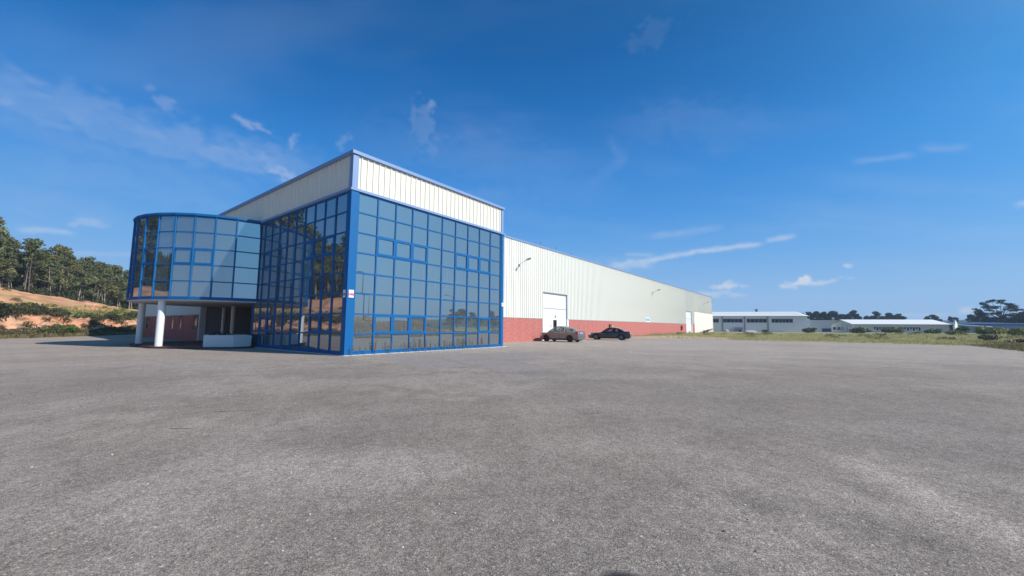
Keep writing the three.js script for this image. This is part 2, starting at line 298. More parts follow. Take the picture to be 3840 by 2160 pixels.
  { // soft dark spot, fading out to its rim, and short cracks
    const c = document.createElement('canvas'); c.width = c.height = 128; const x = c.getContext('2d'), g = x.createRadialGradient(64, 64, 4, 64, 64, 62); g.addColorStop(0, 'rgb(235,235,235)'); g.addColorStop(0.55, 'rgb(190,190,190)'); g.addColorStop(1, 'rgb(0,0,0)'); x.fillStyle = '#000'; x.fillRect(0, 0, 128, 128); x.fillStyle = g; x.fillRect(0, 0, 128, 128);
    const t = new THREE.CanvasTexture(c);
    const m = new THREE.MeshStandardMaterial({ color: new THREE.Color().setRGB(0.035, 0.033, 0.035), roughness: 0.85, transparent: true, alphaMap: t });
    const st = mesh('dark_spot', new THREE.PlaneGeometry(0.26, 0.34).rotateX(-Math.PI / 2).rotateY(0.6), m, yard); st.position.set(-7.9, 0.004, 16.90);
    const cr = [], r = rng(21);
    const crack = (x, z, dx, dz, n) => { for (let k = 0; k < n; k++) { const nx2 = x + dx + (r() - 0.5) * 0.05, nz2 = z + dz + (r() - 0.5) * 0.05, w = 0.004 + 0.006 * r(), L = Math.hypot(nx2 - x, nz2 - z), ox = -(nz2 - z) / L * w, oz = (nx2 - x) / L * w; cr.push(x - ox, 0.003, z - oz, x + ox, 0.003, z + oz, nx2 + ox, 0.003, nz2 + oz, x - ox, 0.003, z - oz, nx2 + ox, 0.003, nz2 + oz, nx2 - ox, 0.003, nz2 - oz); x = nx2; z = nz2; } };
    crack(-7.85, 9.78, 0.06, 0.07, 8); crack(-8.6, 10.6, 0.05, 0.06, 4); crack(-8.35, 16.7, 0.03, 0.05, 6); crack(-4.2, 14.6, 0.06, 0.05, 7); crack(-9.2, 4.0, 0.1, 0.05, 14);
    mesh('crack', tris(cr), std(0.05, 0.048, 0.046, 1), yard);
  }
}
{
  // wide land sheet and the ring of low hills
  const land = new THREE.CircleGeometry(900, 72).rotateX(-Math.PI / 2).translate(0, -0.12, 0);
  top('land', land, std(0.13, 0.115, 0.065, 1), 'flat dry land around the yard reaching to the horizon', 'land', null, 'structure');
  const pos = [], col = [], idx = [], N = 240, rows = 6;
  for (let i = 0; i <= N; i++) for (let j = 0; j < rows; j++) {
    const a = i / N * Math.PI * 2, k = i % N, R = 520 + j * 34, ridge = 6 + 13 * fbm(Math.cos(a) * 3 + 7, Math.sin(a) * 3 + 3, 4) + 5 * fbm(Math.cos(a) * 16, Math.sin(a) * 16, 3);
    pos.push(Math.cos(a) * R, [-0.5, 0.45, 0.8, 1, 0.95, -0.5][j] * ridge, Math.sin(a) * R);
    const t = 0.7 + 0.6 * fbm(k * 0.7, j * 3, 2); col.push(0.05 * t, 0.075 * t, 0.055 * t);
  }
  for (let i = 0; i < N; i++) for (let j = 0; j < rows - 1; j++) { const a = i * rows + j, b = a + rows; idx.push(a, a + 1, b, b, a + 1, b + 1); }
  top('hills', tris(pos, null, idx, col), M.earth, 'low wooded hills along the horizon', 'hills', null, 'structure');
}
{
  // clay bank on the left
  const pos = [], col = [], idx = [], S0 = -75, S1 = 120, ds = 0.27, us = []; for (let u = 0; u < 6; u += 0.13) us.push(u); for (let u = 6; u < 9; u += 0.3) us.push(u); for (let u = 9; u < 34; u += 0.8) us.push(u); for (let u = 34; u <= 130; u += 6) us.push(u);
  const n = Math.round((S1 - S0) / ds);
  for (let i = 0; i <= n; i++) for (let j = 0; j < us.length; j++) {
    const s = S0 + i * ds, u = us[j], [X, Z] = bankXY(s, u); pos.push(X, bankHeight(s, u) - (u === 0 ? 0.1 : 0), Z);
    const q = fbm(s * 0.6, u * 1.4, 4), lay = fbm(s * 0.18, u * 3.2, 3), big = fbm(s * 0.12, u * 0.15 + 5, 3);
    let c = [0.60, 0.29, 0.165].map((v, k) => v * (0.4 + 1.15 * q) * [1, 0.96 + 0.25 * (lay - 0.5), 0.92 + 0.4 * (lay - 0.5)][k]);
    const pale = smooth(0.5, 0.7, lay) * 0.45 * smooth(12, 5, u); c = c.map((v, k) => lerp(v, [0.66, 0.47, 0.32][k], pale)); const gap = smooth(0.44, 0.36, fbm(s * 0.3 + 60, u * 5, 3)) * smooth(12, 4, u) * 0.6; c = c.map((v) => v * (1 - gap));
    const green = smooth(0.7, 0.1, u / 1.9) * 0.85 + smooth(4, 5, u) * smooth(11, 8, u) * 0.85 + smooth(24, 28, u) * 0.9 + smooth(0.5, 0.64, big) * 0.4 * smooth(8, 10, u);
    const gc = u < 3 ? [0.24, 0.20, 0.09] : u > 24 ? [0.07, 0.065, 0.035] : [0.20, 0.19, 0.06]; c = c.map((v, k) => lerp(v, gc[k] * (0.6 + 0.8 * q), clamp(green, 0, 1)));
    const right = smooth(44, 62, s) * smooth(3, 4, u) * smooth(25, 22, u); c = c.map((v, k) => lerp(v, [0.50, 0.40, 0.24][k] * (0.7 + 0.6 * q), right * 0.75));
    col.push(...c);
  }
  for (let i = 0; i < n; i++) for (let j = 0; j < us.length - 1; j++) { const a = i * us.length + j, b = a + us.length; idx.push(a, b, a + 1, b, b + 1, a + 1); }
  const cut = texture(256, (i, j) => { const v = 255 * (0.5 * tnoise(i / 4, j / 4, 64) + 0.5 * tnoise(i / 16, j / 16, 16)); return [v, v, v]; });
  top('clay_bank', tris(pos, null, idx, col), M.earth, 'orange clay bank cut behind the yard rising to the wood', 'bank', null, 'structure');
}
const fieldHeight = (X, Z) => smooth(44, 48, X) * (0.02 + 0.22 * fbm(X * 0.12, Z * 0.12, 4) + 0.25 * smooth(12, 34, Z) * smooth(48, 66, X));
{
  const pos = [], col = [], idx = [], nx = 90, nz = 120;
  for (let i = 0; i <= nx; i++) for (let j = 0; j <= nz; j++) {
    const X = 42 + 150 * Math.pow(i / nx, 1.6), Z = -28 + 150 * (j / nz); pos.push(X, fieldHeight(X, Z) - 0.06 + (X > 180 ? -0.1 : 0), Z);
    const q = fbm(X * 0.3, Z * 0.3, 4), dirt = smooth(0.46, 0.62, fbm(X * 0.08 + 3, Z * 0.16, 3)) * smooth(16, 8, Z) * 0.9;
    const g = [0.34, 0.29, 0.135].map((v) => v * (0.6 + 0.8 * q)); col.push(...g.map((v, k) => lerp(v, [0.42, 0.30, 0.20][k], dirt)));
  }
  for (let i = 0; i < nx; i++) for (let j = 0; j < nz; j++) { const a = i * (nz + 1) + j, b = a + nz + 1; idx.push(a, a + 1, b, b, a + 1, b + 1); }
  top('field', tris(pos, null, idx, col), M.earth, 'dry grassy field at the right edge of the asphalt', 'field', null, 'structure');
}
const rearHeight = (X, Z) => { const v = Z - 29; const k = smooth(46, 30, X); return v < 0 ? -0.06 : 0.2 * smooth(0, 2, v) + k * (2.0 * smooth(1.5, 8, v) + 1.6 * smooth(8, 30, v) + 1.6 * smooth(30, 90, v)) + (fbm(X * 0.2, Z * 0.2, 4) - 0.5) * (0.2 + 0.5 * k) * smooth(1, 5, v) - 0.1 * (1 - k); };
{
  const pos = [], col = [], idx = [], nx = 110, nz = 50;
  for (let i = 0; i <= nx; i++) for (let j = 0; j <= nz; j++) {
    const X = -70 + 250 * i / nx, Z = 28.6 + 150 * Math.pow(j / nz, 2); pos.push(X, rearHeight(X, Z) - (j === 0 ? 0.1 : 0), Z);
    const q = fbm(X * 0.25, Z * 0.25, 4); col.push(...[0.42, 0.24, 0.11].map((v, k) => lerp(v, [0.24, 0.22, 0.09][k], Math.max(smooth(3, 0, Z - 29), smooth(34, 46, X))) * (0.55 + 0.9 * q)));
  }
  for (let i = 0; i < nx; i++) for (let j = 0; j < nz; j++) { const a = i * (nz + 1) + j, b = a + nz + 1; idx.push(a, a + 1, b, b, a + 1, b + 1); }
  top('dry_slope', tris(pos, null, idx, col), M.earth, 'brown dry slope across the yard mirrored in the lower panes', 'slope', null, 'structure');
}
// ------------------------------------------------------------------ curtain walling
const rp = rng(101);
const paneGeo = new Map();
function pane(w, h) { const k = w.toFixed(3) + 'x' + h.toFixed(3); if (!paneGeo.has(k)) paneGeo.set(k, new THREE.PlaneGeometry(w, h)); return paneGeo.get(k); }
// frames between the column lines xs and row lines ys; x along, y up, z out; sash lists "column,row" with an opening light
function curtainWall(name, parent, xs, ys, sash = [], { vw = 0.068, hw = 0.063, ends = true } = {}) {
  const y0 = ys[0], y1 = ys[ys.length - 1], xa = xs[0], xb = xs[xs.length - 1], e = ends ? vw / 2 : 0, f = ends ? vw : 0.03;
  const ring = new THREE.Shape([[xa - e, y0 - hw / 2], [xb + e, y0 - hw / 2], [xb + e, y1 + hw / 2], [xa - e, y1 + hw / 2]].map(([x, y]) => new THREE.Vector2(x, y)));
  ring.holes.push(new THREE.Path([[xa - e + f, y0 + hw / 2], [xa - e + f, y1 - hw / 2], [xb + e - f, y1 - hw / 2], [xb + e - f, y0 + hw / 2]].map(([x, y]) => new THREE.Vector2(x, y))));
  const wall = mesh(name, new THREE.ExtrudeGeometry(ring, { depth: 0.081, bevelEnabled: false }).translate(0, 0, -0.062), M.blue, parent);
  const mg = span(-vw / 2, vw / 2, y0 + hw / 2, y1 - hw / 2, -0.06, 0.022), tg = span(xa - e + f, xb + e - f, -hw / 2, hw / 2, -0.055, 0.013);
  for (const x of xs.slice(1, -1)) mesh('mullion', mg, M.blue, wall).position.x = x;
  for (const y of ys.slice(1, -1)) mesh('transom', tg, M.blue, wall).position.y = y;
  for (let i = 0; i + 1 < xs.length; i++) for (let j = 0; j + 1 < ys.length; j++) {
    const w = xs[i + 1] - xs[i] - vw * 0.8, h = ys[j + 1] - ys[j] - hw * 0.8, cx = (xs[i] + xs[i + 1]) / 2, cy = (ys[j] + ys[j + 1]) / 2;
    const p = mesh('pane', pane(w, h), M.glass, wall); p.position.set(cx, cy, -0.025);
    p.rotation.set((rp() - 0.5) * 0.011, (rp() - 0.5) * 0.011, 0);
    if (sash.includes(i + ',' + j)) {
      const W = w + 0.01, H = h + 0.01, f = 0.085, z0 = -0.02, z1 = 0.026;
      const s = mesh('sash', merge([span(-W / 2, W / 2, H / 2 - f, H / 2, z0, z1), span(-W / 2, W / 2, -H / 2, -H / 2 + f * 1.3, z0, z1), span(-W / 2, -W / 2 + f, -H / 2 + f * 1.3, H / 2 - f, z0, z1), span(W / 2 - f, W / 2, -H / 2 + f * 1.3, H / 2 - f, z0, z1)]), M.blue, wall);
      s.position.set(cx, cy, 0.001);
    }
  }
  return wall;
}
// ribbed metal sheet, n ribs in a width w
function ribbed(w, n, y0, y1, rib = 0.06, foot = 0.09, flat = 0.045) {
  const p = [[0, 0]]; for (let k = 0; k < n; k++) { const c = (k + 0.5) * w / n; p.push([c - foot / 2, 0], [c - flat / 2, rib], [c + flat / 2, rib], [c + foot / 2, 0]); } p.push([w, 0]);
  return upSheet(p, y0, y1);
}
const sheetGeo = new Map();
function sheets(name, parent, mat, a, b, y0, y1, put, step = 1.035, ribs = 3, rib) {
  const n = Math.max(1, Math.round((b - a) / step)), w = (b - a) / n, key = [w.toFixed(4), y0, y1, ribs].join();
  if (!sheetGeo.has(key)) sheetGeo.set(key, ribbed(w, ribs, y0, y1, rib));
  for (let i = 0; i < n; i++) put(mesh(name, sheetGeo.get(key), mat, parent), a + i * w);
}

// ------------------------------------------------------------------ office building
const W = 11.92, HT = 10.15, HB = 8.10, LEFT_END = -11.34, DEEP = -22.9;
{
  const t = thing('office_building', 'tall corner block with blue framed mirror glass below a cream ribbed parapet', 'office building');
  const ys = [0.18, 1.03, 2.01, 3.03, 4.04, 5.05, 6.06, 7.08, 8.06];
  const xr = []; for (let i = 0; i <= 10; i++) xr.push(0.38 + i * 1.125);
  curtainWall('curtain_wall', t, xr, ys, ['1,5', '2,5', '3,5', '6,5', '7,5', '8,5', '1,1', '2,1', '3,1', '8,1']);
  const xl = []; for (let i = 0; i <= 10; i++) xl.push(-0.35 - (10 - i) * 1.099);
  const cw = curtainWall('curtain_wall', t, xl, ys, ['8,5', '7,5', '6,5', '1,5', '8,1', '7,1', '1,1', '2,1']); cw.rotation.y = -Math.PI / 2;
  // posts, plinths, bands
  mesh('corner_post', merge([span(-0.045, 0.335, 0, HB, -0.045, 0.05), span(-0.045, 0.05, 0, HB, -0.31, -0.047)]), M.blue, t);
  mesh('end_post', span(11.68, 11.95, 0, HB, -0.2, 0.05), M.blue, t);
  mesh('plinth', merge([span(0.337, 11.678, 0.03, 0.14, -0.09, 0.035), span(-0.035, 0.09, 0.03, 0.14, -11.38, -0.312)]), M.blue, t);
  mesh('base_strip', merge([span(-0.12, 12.3, 0, 0.028, 0.052, 0.14), span(-0.13, -0.047, 0, 0.028, -11.3, 0.05)]), std(0.55, 0.54, 0.5, 0.9), t);
  mesh('jamb', span(-0.04, 0.1, 0, 3.0, -11.45, -11.39), M.blue, t);
  mesh('band', merge([span(-0.10, 12.06, HB + 0.004, HB + 0.13, -0.3, 0.10), span(-0.10, 0.2, HB + 0.004, HB + 0.13, DEEP, -0.302)]), M.blueTrim, t);
  const par = mesh('parapet', merge([span(0.06, W - 0.06, HB + 0.132, HT - 0.2, -0.34, -0.06), span(0.06, 0.34, HB + 0.132, HT - 0.2, DEEP, -0.342), span(W - 0.34, W - 0.06, HB + 0.132, HT - 0.2, DEEP, -0.342)]), M.cream, t);
  sheets('panel', par, M.cream, 0.30, W - 0.2, HB + 0.132, HT - 0.171, (m, x) => m.position.set(x, 0, -0.05), 1.035, 3, 0.045);
  sheets('panel', par, M.cream, DEEP, -0.28, HB + 0.132, HT - 0.171, (m, z) => { m.rotation.y = -Math.PI / 2; m.position.set(0.05, 0, z); }, 1.035, 3, 0.045);
  mesh('corner_flashing', merge([span(-0.01, 0.30, HB + 0.132, HT - 0.172, -0.05, 0.012), span(-0.01, 0.05, HB + 0.132, HT - 0.172, -0.28, -0.052), span(W - 0.22, W + 0.01, HB + 0.132, HT - 0.172, -0.3, 0.012)]), M.blueTrim, t);
  mesh('coping', merge([span(-0.09, W + 0.07, HT - 0.17, HT, -0.4, 0.09), span(-0.09, 0.4, HT - 0.17, HT, DEEP, -0.402), span(W - 0.4, W + 0.07, HT - 0.17, HT, DEEP, -0.402)]), M.blueTrim, t);
  mesh('roof', span(0.36, W - 0.36, HT - 0.7, HT - 0.5, DEEP, -0.36), M.grey, t);
  mesh('side_wall', merge([span(W - 0.2, W, 0, HB, -4.8, -0.21), span(0.1, W, 3.25, HB, DEEP - 0.2, DEEP)]), M.clad, t);
  // inside
  mesh('floor', merge([span(0.12, W - 0.22, 2.96, 3.14, DEEP, -0.55), span(0.3, W - 0.22, 0.02, 0.06, LEFT_END, -0.12), span(0.3, W - 0.22, 7.95, 8.05, DEEP, -0.3)]), M.interior, t);
  mesh('inner_wall', merge([span(0.1, 7, 0.06, 2.95, LEFT_END - 0.2, LEFT_END - 0.06), span(2.2, 11.7, 3.15, 7.94, -9.2, -9.05), span(5.2, 5.35, 3.15, 7.94, -9.0, -2.2), span(3, 11.7, 0.07, 2.95, -7.4, -7.25)]), M.innerWall, t);
  mesh('porch_wall', merge([span(6.9, 7.1, 0, 2.95, DEEP, LEFT_END - 0.21), span(0.55, 7.1, 0, 2.95, DEEP - 0.2, DEEP - 0.01)]), std(0.30, 0.30, 0.32, 0.9), t);
  mesh('inner_column', merge([0, 1, 2].flatMap((k) => [span(2.6 + 3.4 * k, 2.9 + 3.4 * k, 0.07, 2.95, -1.5, -1.2), span(2.6 + 3.4 * k, 2.9 + 3.4 * k, 3.15, 7.94, -1.5, -1.2)])), M.innerWall, t);
  const fr = []; for (const y of [4.6, 5.6, 6.6]) fr.push(span(7.2, 11.6, y, y + 0.07, -3.3, -3.24)); for (const x of [7.2, 8.3, 9.4, 10.5, 11.53]) fr.push(span(x, x + 0.07, 3.16, 7.0, -3.23, -3.17));
  mesh('partition', merge(fr), M.white, t);
  mesh('soffit', span(0.12, 6.9, 2.9, 2.955, DEEP, LEFT_END - 0.22), M.plaster, t);
  mesh('vent', new RoundedBoxGeometry(0.5, 0.42, 0.12, 2, 0.03).translate(4.1, 2.2, DEEP + 0.06), M.dark, t);
  mesh('pillar', span(0.12, 0.54, 0.112, 2.93, DEEP - 0.2, DEEP + 0.12), M.plaster, t);
}
// ------------------------------------------------------------------ rounded glass wing on columns
const TC = [0.3, -16.4], TR = 5.53;
{
  const t = thing('rounded_glass_wing', 'rounded blue glass wing raised on white columns beside the corner block', 'building wing');
  const ang = [86.9]; for (let k = 0; k < 14; k++) ang.push(73.1 - 11.246 * k); ang.push(-86.9);
  const P = (d, R = TR) => [TC[0] - R * Math.cos(d * Math.PI / 180), TC[1] + R * Math.sin(d * Math.PI / 180)];
  const ys = [3.08, 4.06, 5.07, 6.07, 7.08, 8.06], postGeo = rod([0, 3.046, 0], [0, 8.095, 0], 0.048, 10);
  for (let i = 0; i + 1 < ang.length; i++) {
    const a = P(ang[i]), b = P(ang[i + 1]), mid = [(a[0] + b[0]) / 2, (a[1] + b[1]) / 2], L = Math.hypot(a[0] - b[0], a[1] - b[1]);
    let n = [mid[0] - TC[0], mid[1] - TC[1]]; if (i === 0 || i === ang.length - 2) { n = [-(a[1] - b[1]), a[0] - b[0]]; if (n[0] * (mid[0] - TC[0]) + n[1] * (mid[1] - TC[1]) < 0) n = [-n[0], -n[1]]; }
    const w = curtainWall('glazing_bay', t, [-L / 2, L / 2], ys, [2, 3, 5].includes(i) ? ['0,2'] : [], { ends: false, vw: 0.08 });
    w.position.set(mid[0], 0, mid[1]); w.rotation.y = Math.atan2(n[0], n[1]);
    if (i) mesh('mullion', postGeo, M.blue, t).position.set(a[0], 0, a[1]);
  }
  const ring = (R) => { const s = new THREE.Shape(); ang.forEach((d, k) => { const [x, z] = P(d, R); k ? s.lineTo(x, -z) : s.moveTo(x, -z); }); s.closePath(); return s; };
  const disc = (R, y0, y1) => new THREE.ExtrudeGeometry(ring(R), { depth: y1 - y0, bevelEnabled: false }).rotateX(-Math.PI / 2).translate(0, y0, 0);
  mesh('top_band', disc(TR + 0.09, 8.1, 8.235), M.blue, t);
  mesh('roof', disc(TR - 0.3, 8.236, 8.27), M.grey, t);
  mesh('bottom_band', disc(TR + 0.06, 2.93, 3.04), M.blue, t);
  mesh('soffit', disc(TR - 0.02, 2.86, 2.928), M.plaster, t);
  mesh('floor', disc(TR - 0.14, 3.045, 3.12), M.interiorDark, t);
  const c1 = cyl(0.19, 0.19, 2.76, 28).translate(0, 1.48, 0), c2 = cyl(0.14, 0.14, 2.76, 24).translate(0, 1.48, 0);
  for (const [g, x, z] of [[c1, -4.10, -13.75], [c1, -4.12, -19.0], [c2, 0.95, -17.9], [c2, 1.55, -22.0]]) mesh('column', g, M.white, t).position.set(x, 0, z);
  // low step under the wing
  const s = new THREE.Shape([[-0.1, -10.4], [-1.45, -9.6], [-2.85, -10.6], [-3.9, -12.4], [-4.5, -13.5], [-4.7, -15], [-4.7, -18], [-4.45, -19.6], [-3.9, -21.0], [-2.6, -22.2], [0.1, -22.7], [6.8, -22.7], [6.8, -11.6], [-0.1, -11.6]].map(([x, z]) => new THREE.Vector2(x, -z)));
  const step = top('porch_step', new THREE.ExtrudeGeometry(s, { depth: 0.11, bevelEnabled: false }).rotateX(-Math.PI / 2), M.redBrick, 'low dark red step under the rounded glass wing', 'step', null, 'structure');
}
{
  const t = thing('planter', 'low white walled planter with dark shrubs under the glass wing', 'planter');
  const out = [[-2.68, -10.75], [-1.45, -9.85], [-0.55, -9.98], [-0.3, -12.9], [-1.9, -13.2]];
  const inn = out.map(([x, z]) => [lerp(x, -1.3, 0.17), lerp(z, -11.6, 0.12)]);
  const s = new THREE.Shape(out.map(([x, z]) => new THREE.Vector2(x, -z))); s.holes.push(new THREE.Path(inn.map(([x, z]) => new THREE.Vector2(x, -z))));
  mesh('wall', new THREE.ExtrudeGeometry(s, { depth: 0.68, bevelEnabled: true, bevelSize: 0.008, bevelThickness: 0.008, bevelSegments: 1 }).rotateX(-Math.PI / 2).translate(0, 0.119, 0), std(0.56, 0.57, 0.58, 0.8), t);
  mesh('soil', new THREE.ExtrudeGeometry(new THREE.Shape(inn.map(([x, z]) => new THREE.Vector2(x, -z))), { depth: 0.58, bevelEnabled: false }).rotateX(-Math.PI / 2).translate(0, 0.112, 0), std(0.05, 0.04, 0.03, 1), t);
  M.planterSpot = [-1.4, 0.68, -11.6];
  const b = thing('bollard', 'short white post at the end of the glass beside the planter', 'post', [-0.3, 0.11, -10.6]);
  mesh('post', new RoundedBoxGeometry(0.1, 0.6, 0.1, 2, 0.02).translate(0, 0.3, 0), M.white, b);
  mesh('cap', new RoundedBoxGeometry(0.12, 0.05, 0.12, 2, 0.015).translate(0, 0.62, 0), M.white, b);
}
// ------------------------------------------------------------------ warehouse
const ZF = -4.88, WE = 109.85, WH = 9.94;
{
  const t = thing('warehouse', 'long white ribbed metal warehouse on a red brick base', 'warehouse');
  const course = []; for (let k = 0; k < 25; k++) { const y = 0.09 * k; course.push([y, 0], [y + 0.074, 0], [y + 0.076, -0.016], [y + 0.0885, -0.016]); }
  const brick = (a, b) => sideSheet(course, a, b).translate(0, 0, 0.05);
  const front = (n, g, m, p = t) => { const o = mesh(n, g, m, p); o.position.z = ZF; return o; };
  front('brick_base', merge([brick(W, 24.55), brick(30.02, 82.2), brick(87.35, 89.6)]), M.brick);
  front('flashing', merge([span(W, 24.55, 2.25, 2.3, 0, 0.07), span(30.02, 82.2, 2.25, 2.3, 0, 0.07), span(87.35, 89.6, 2.25, 2.3, 0, 0.07)]), M.grey);
  const core = front('wall', merge([span(W, 24.8, 0, WH - 0.3, -0.3, -0.01), span(24.8, 29.7, 5.12, WH - 0.3, -0.3, -0.01), span(29.7, 82.2, 0, WH - 0.3, -0.3, -0.01), span(82.2, 86.9, 5.12, WH - 0.3, -0.3, -0.01), span(86.9, WE, 0, WH - 0.3, -0.3, -0.01)]), M.clad);
  const put = (z = 0) => (m, x) => m.position.set(x, 0, z);
  for (const [a, b, y] of [[W, 24.8, 2.3], [24.8, 29.7, 5.14], [29.7, 82.2, 2.3], [82.2, 86.9, 5.14], [86.9, 89.6, 2.3], [89.6, WE - 0.1, 5.26]]) sheets('panel', core, M.clad, a, b, y, WH - 0.151, put());
  front('coping', span(W, WE + 0.05, WH - 0.15, WH, -0.4, 0.09), M.blueTrim);
  mesh('roof', merge([span(0.3, WE - 0.1, WH - 0.5, WH - 0.32, -45, DEEP - 0.3), span(W, WE - 0.1, WH - 0.5, WH - 0.32, DEEP - 0.3, ZF - 0.4)]), M.grey, t);
  mesh('end_wall', span(WE - 0.1, WE, 0, WH - 0.24, -45, ZF - 0.3), M.clad, t);
  mesh('rear_wall', span(0.2, WE, 0, WH - 0.24, -45.3, -45.05), M.clad, t);
  // peach rendered end
  front('render_panel', span(89.62, 109.5, 0, 5.2, 0, 0.06), M.peach);
  front('drip_edge', span(89.6, 109.52, 5.2, 5.25, 0, 0.1), M.grey);
  front('corner_pier', span(109.53, 110.15, 0, 5.3, -0.4, 0.12), M.peach);
  front('end_flashing', span(109.7, 109.95, 5.31, WH - 0.25, -0.3, 0.06), M.blueTrim);
  // left end wall, seen under the glass wing
  const lw = mesh('left_wall', span(0.24, 0.5, 0, WH - 0.24, -45, DEEP - 0.22), M.clad, t);
  const left = (n, g, m, p = lw) => { const o = mesh(n, g, m, p); o.rotation.y = -Math.PI / 2; o.position.x = 0.235; return o; };
  left('brick_base', brick(-45, DEEP - 0.22), M.brick);
  sheets('panel', lw, M.clad, -45, DEEP - 0.22, 2.3, WH - 0.24, (m, z) => { m.rotation.y = -Math.PI / 2; m.position.set(0.2, 0, z); });
  mesh('left_coping', span(0.05, 0.6, WH - 0.24, WH, -45.3, DEEP - 0.22), M.blueTrim, t);
  for (const [z, w] of [[-24.0, 0.95], [-28.55, 0.8], [-31.25, 0.8], [-41.5, 1.3], [-44.2, 0.7]]) {
    const o = mesh('window', merge([box(w + 0.12, 0.06, 0.07, 0, 2.23, 0.07), box(w + 0.12, 0.06, 0.09, 0, 0.97, 0.07), box(0.06, 1.2, 0.07, -w / 2 - 0.03, 1.6, 0.07), box(0.06, 1.2, 0.07, w / 2 + 0.03, 1.6, 0.07)]), M.grey, t);
    o.rotation.y = -Math.PI / 2; o.position.set(0.235, 0, z);
    mesh('window_pane', new THREE.PlaneGeometry(w, 1.2).translate(0, 1.6, 0.062), M.darkGlass, o);
  }
  // big doors
  const fine = (a, b, y0, y1) => { const p = [[a, 0]]; const n = Math.round((b - a) / 0.16), s = (b - a) / n; for (let k = 0; k < n; k++) { const c = a + (k + 0.5) * s; p.push([c - 0.03, 0], [c - 0.018, 0.014], [c + 0.018, 0.014], [c + 0.03, 0]); } p.push([b, 0]); return upSheet(p, y0, y1); };
  const door = (x0, x1, wicket) => {
    const d = front('loading_door', merge([span(x0, x1, 3.37, 3.45, -0.1, -0.03), span(x0, x0 + 0.06, 0.02, 5.04, -0.1, -0.03), span(x1 - 0.06, x1, 0.02, 5.04, -0.1, -0.03)]), M.lineGrey);
    mesh('door_leaf', fine(x0 + 0.06, x1 - 0.06, 3.45, 5.04).translate(0, 0, -0.06), M.white, d);
    const low = wicket ? [fine(x0 + 0.06, 26.86, 0.02, 3.37), fine(27.6, x1 - 0.06, 0.02, 3.37), fine(26.86, 27.6, 2.18, 3.37)] : [fine(x0 + 0.06, x1 - 0.06, 0.02, 3.37)];
    mesh('door_leaf', merge(low).translate(0, 0, -0.06), M.white, d);
    mesh('head_rail', span(x0 - 0.05, x1 + 0.12, 5.04, 5.13, -0.12, 0.09), M.grey, d);
    mesh('jamb', merge([span(x0 - 0.25, x0 - 0.002, 0, 2.24, -0.1, 0.09), span(x1 + 0.002, x1 + 0.3, 0, 2.24, -0.1, 0.09)]), M.white, d);
    mesh('side_rail', span(x1 - 0.01, x1 + 0.1, 2.31, 5.03, -0.05, 0.075), M.lineGrey, d);
    return d;
  };
  const d1 = door(24.8, 29.7, true), d2 = door(82.2, 86.9, false);
  mesh('doorway_shade', span(26.86, 27.6, 0.02, 2.18, -0.2, -0.16), std(0.012, 0.017, 0.016, 0.4), d1);  // near-black panel painted as the shade inside the open doorway, no leaf
  mesh('door_lamp', new RoundedBoxGeometry(0.12, 0.26, 0.1, 2, 0.03).translate(27.25, 2.56, -0.01), M.grey, d1);
  // vents on the ridge
  for (const x of [73.4, 78.5, 90.2]) mesh('roof_vent', merge([cyl(0.22, 0.22, 1.1, 12).translate(0, 0.2, 0), cyl(0.42, 0.5, 0.25, 12).translate(0, 0.8, 0)]), M.grey, t).position.set(x, WH + 0.1, ZF - 3);
}
const mast = thing('roof_mast', 'taller thin mast rising over the warehouse roof edge nearest the corner block', 'mast', [26.63, 9.62, -6.4]);
mesh('pole', cyl(0.025, 0.04, 1.25, 8).translate(0, 0.62, 0), M.grey, mast); mesh('head', box(0.1, 0.12, 0.1, 0, 1.28, 0), M.grey, mast);
mast.userData.base = 'roof_mast';
copy(mast, 30.0, 9.57, -6.4, 0, 'middle one of the three thin masts along the warehouse roof edge'); copy(mast, 33.65, 9.45, -6.4, 0, 'shortest mast on the roof edge, farthest from the corner block', 1, 0.95);
// lamps on the wall
{
  const t = thing('wall_lamp', 'grey arm lamp on the white wall nearest the corner block', 'wall lamp', [20.4, 7.35, ZF], 0, 'arm lamps along the warehouse wall'); t.userData.base = 'wall_lamp';
  mesh('bracket', merge([box(0.16, 0.3, 0.05, 0, 0, 0.06), box(0.08, 0.2, 0.08, 0, 0.02, 0.1)]), M.grey, t);
  mesh('arm', merge([rod([0, 0.0, 0.1], [0, 0.16, 0.16], 0.026), rod([0, 0.16, 0.16], [0, 0.42, 0.88], 0.026)]), M.steel, t);
  const h = new THREE.SphereGeometry(1, 20, 12).scale(0.17, 0.085, 0.36); const pp = h.attributes.position; for (let i = 0; i < pp.count; i++) { const z = pp.getZ(i), y = pp.getY(i); if (y < 0) pp.setY(i, y * 0.45); pp.setX(i, pp.getX(i) * (1 - 0.35 * smooth(0.1, -0.36, z))); } h.computeVertexNormals();
  const hd = mesh('lamp_head', h.rotateX(-0.28).translate(0, 0.52, 1.15), M.grey, t);
  mesh('lens', new THREE.SphereGeometry(1, 16, 8).scale(0.11, 0.05, 0.2).rotateX(-0.28).translate(0, 0.465, 1.19), phys(0.6, 0.6, 0.55, 0.2), hd);
  copy(t, 59.95, 7.45, ZF, 0, 'grey arm lamp halfway along the white warehouse wall'); copy(t, 99.4, 7.4, ZF, 0, 'grey arm lamp above the peach end of the warehouse');
}
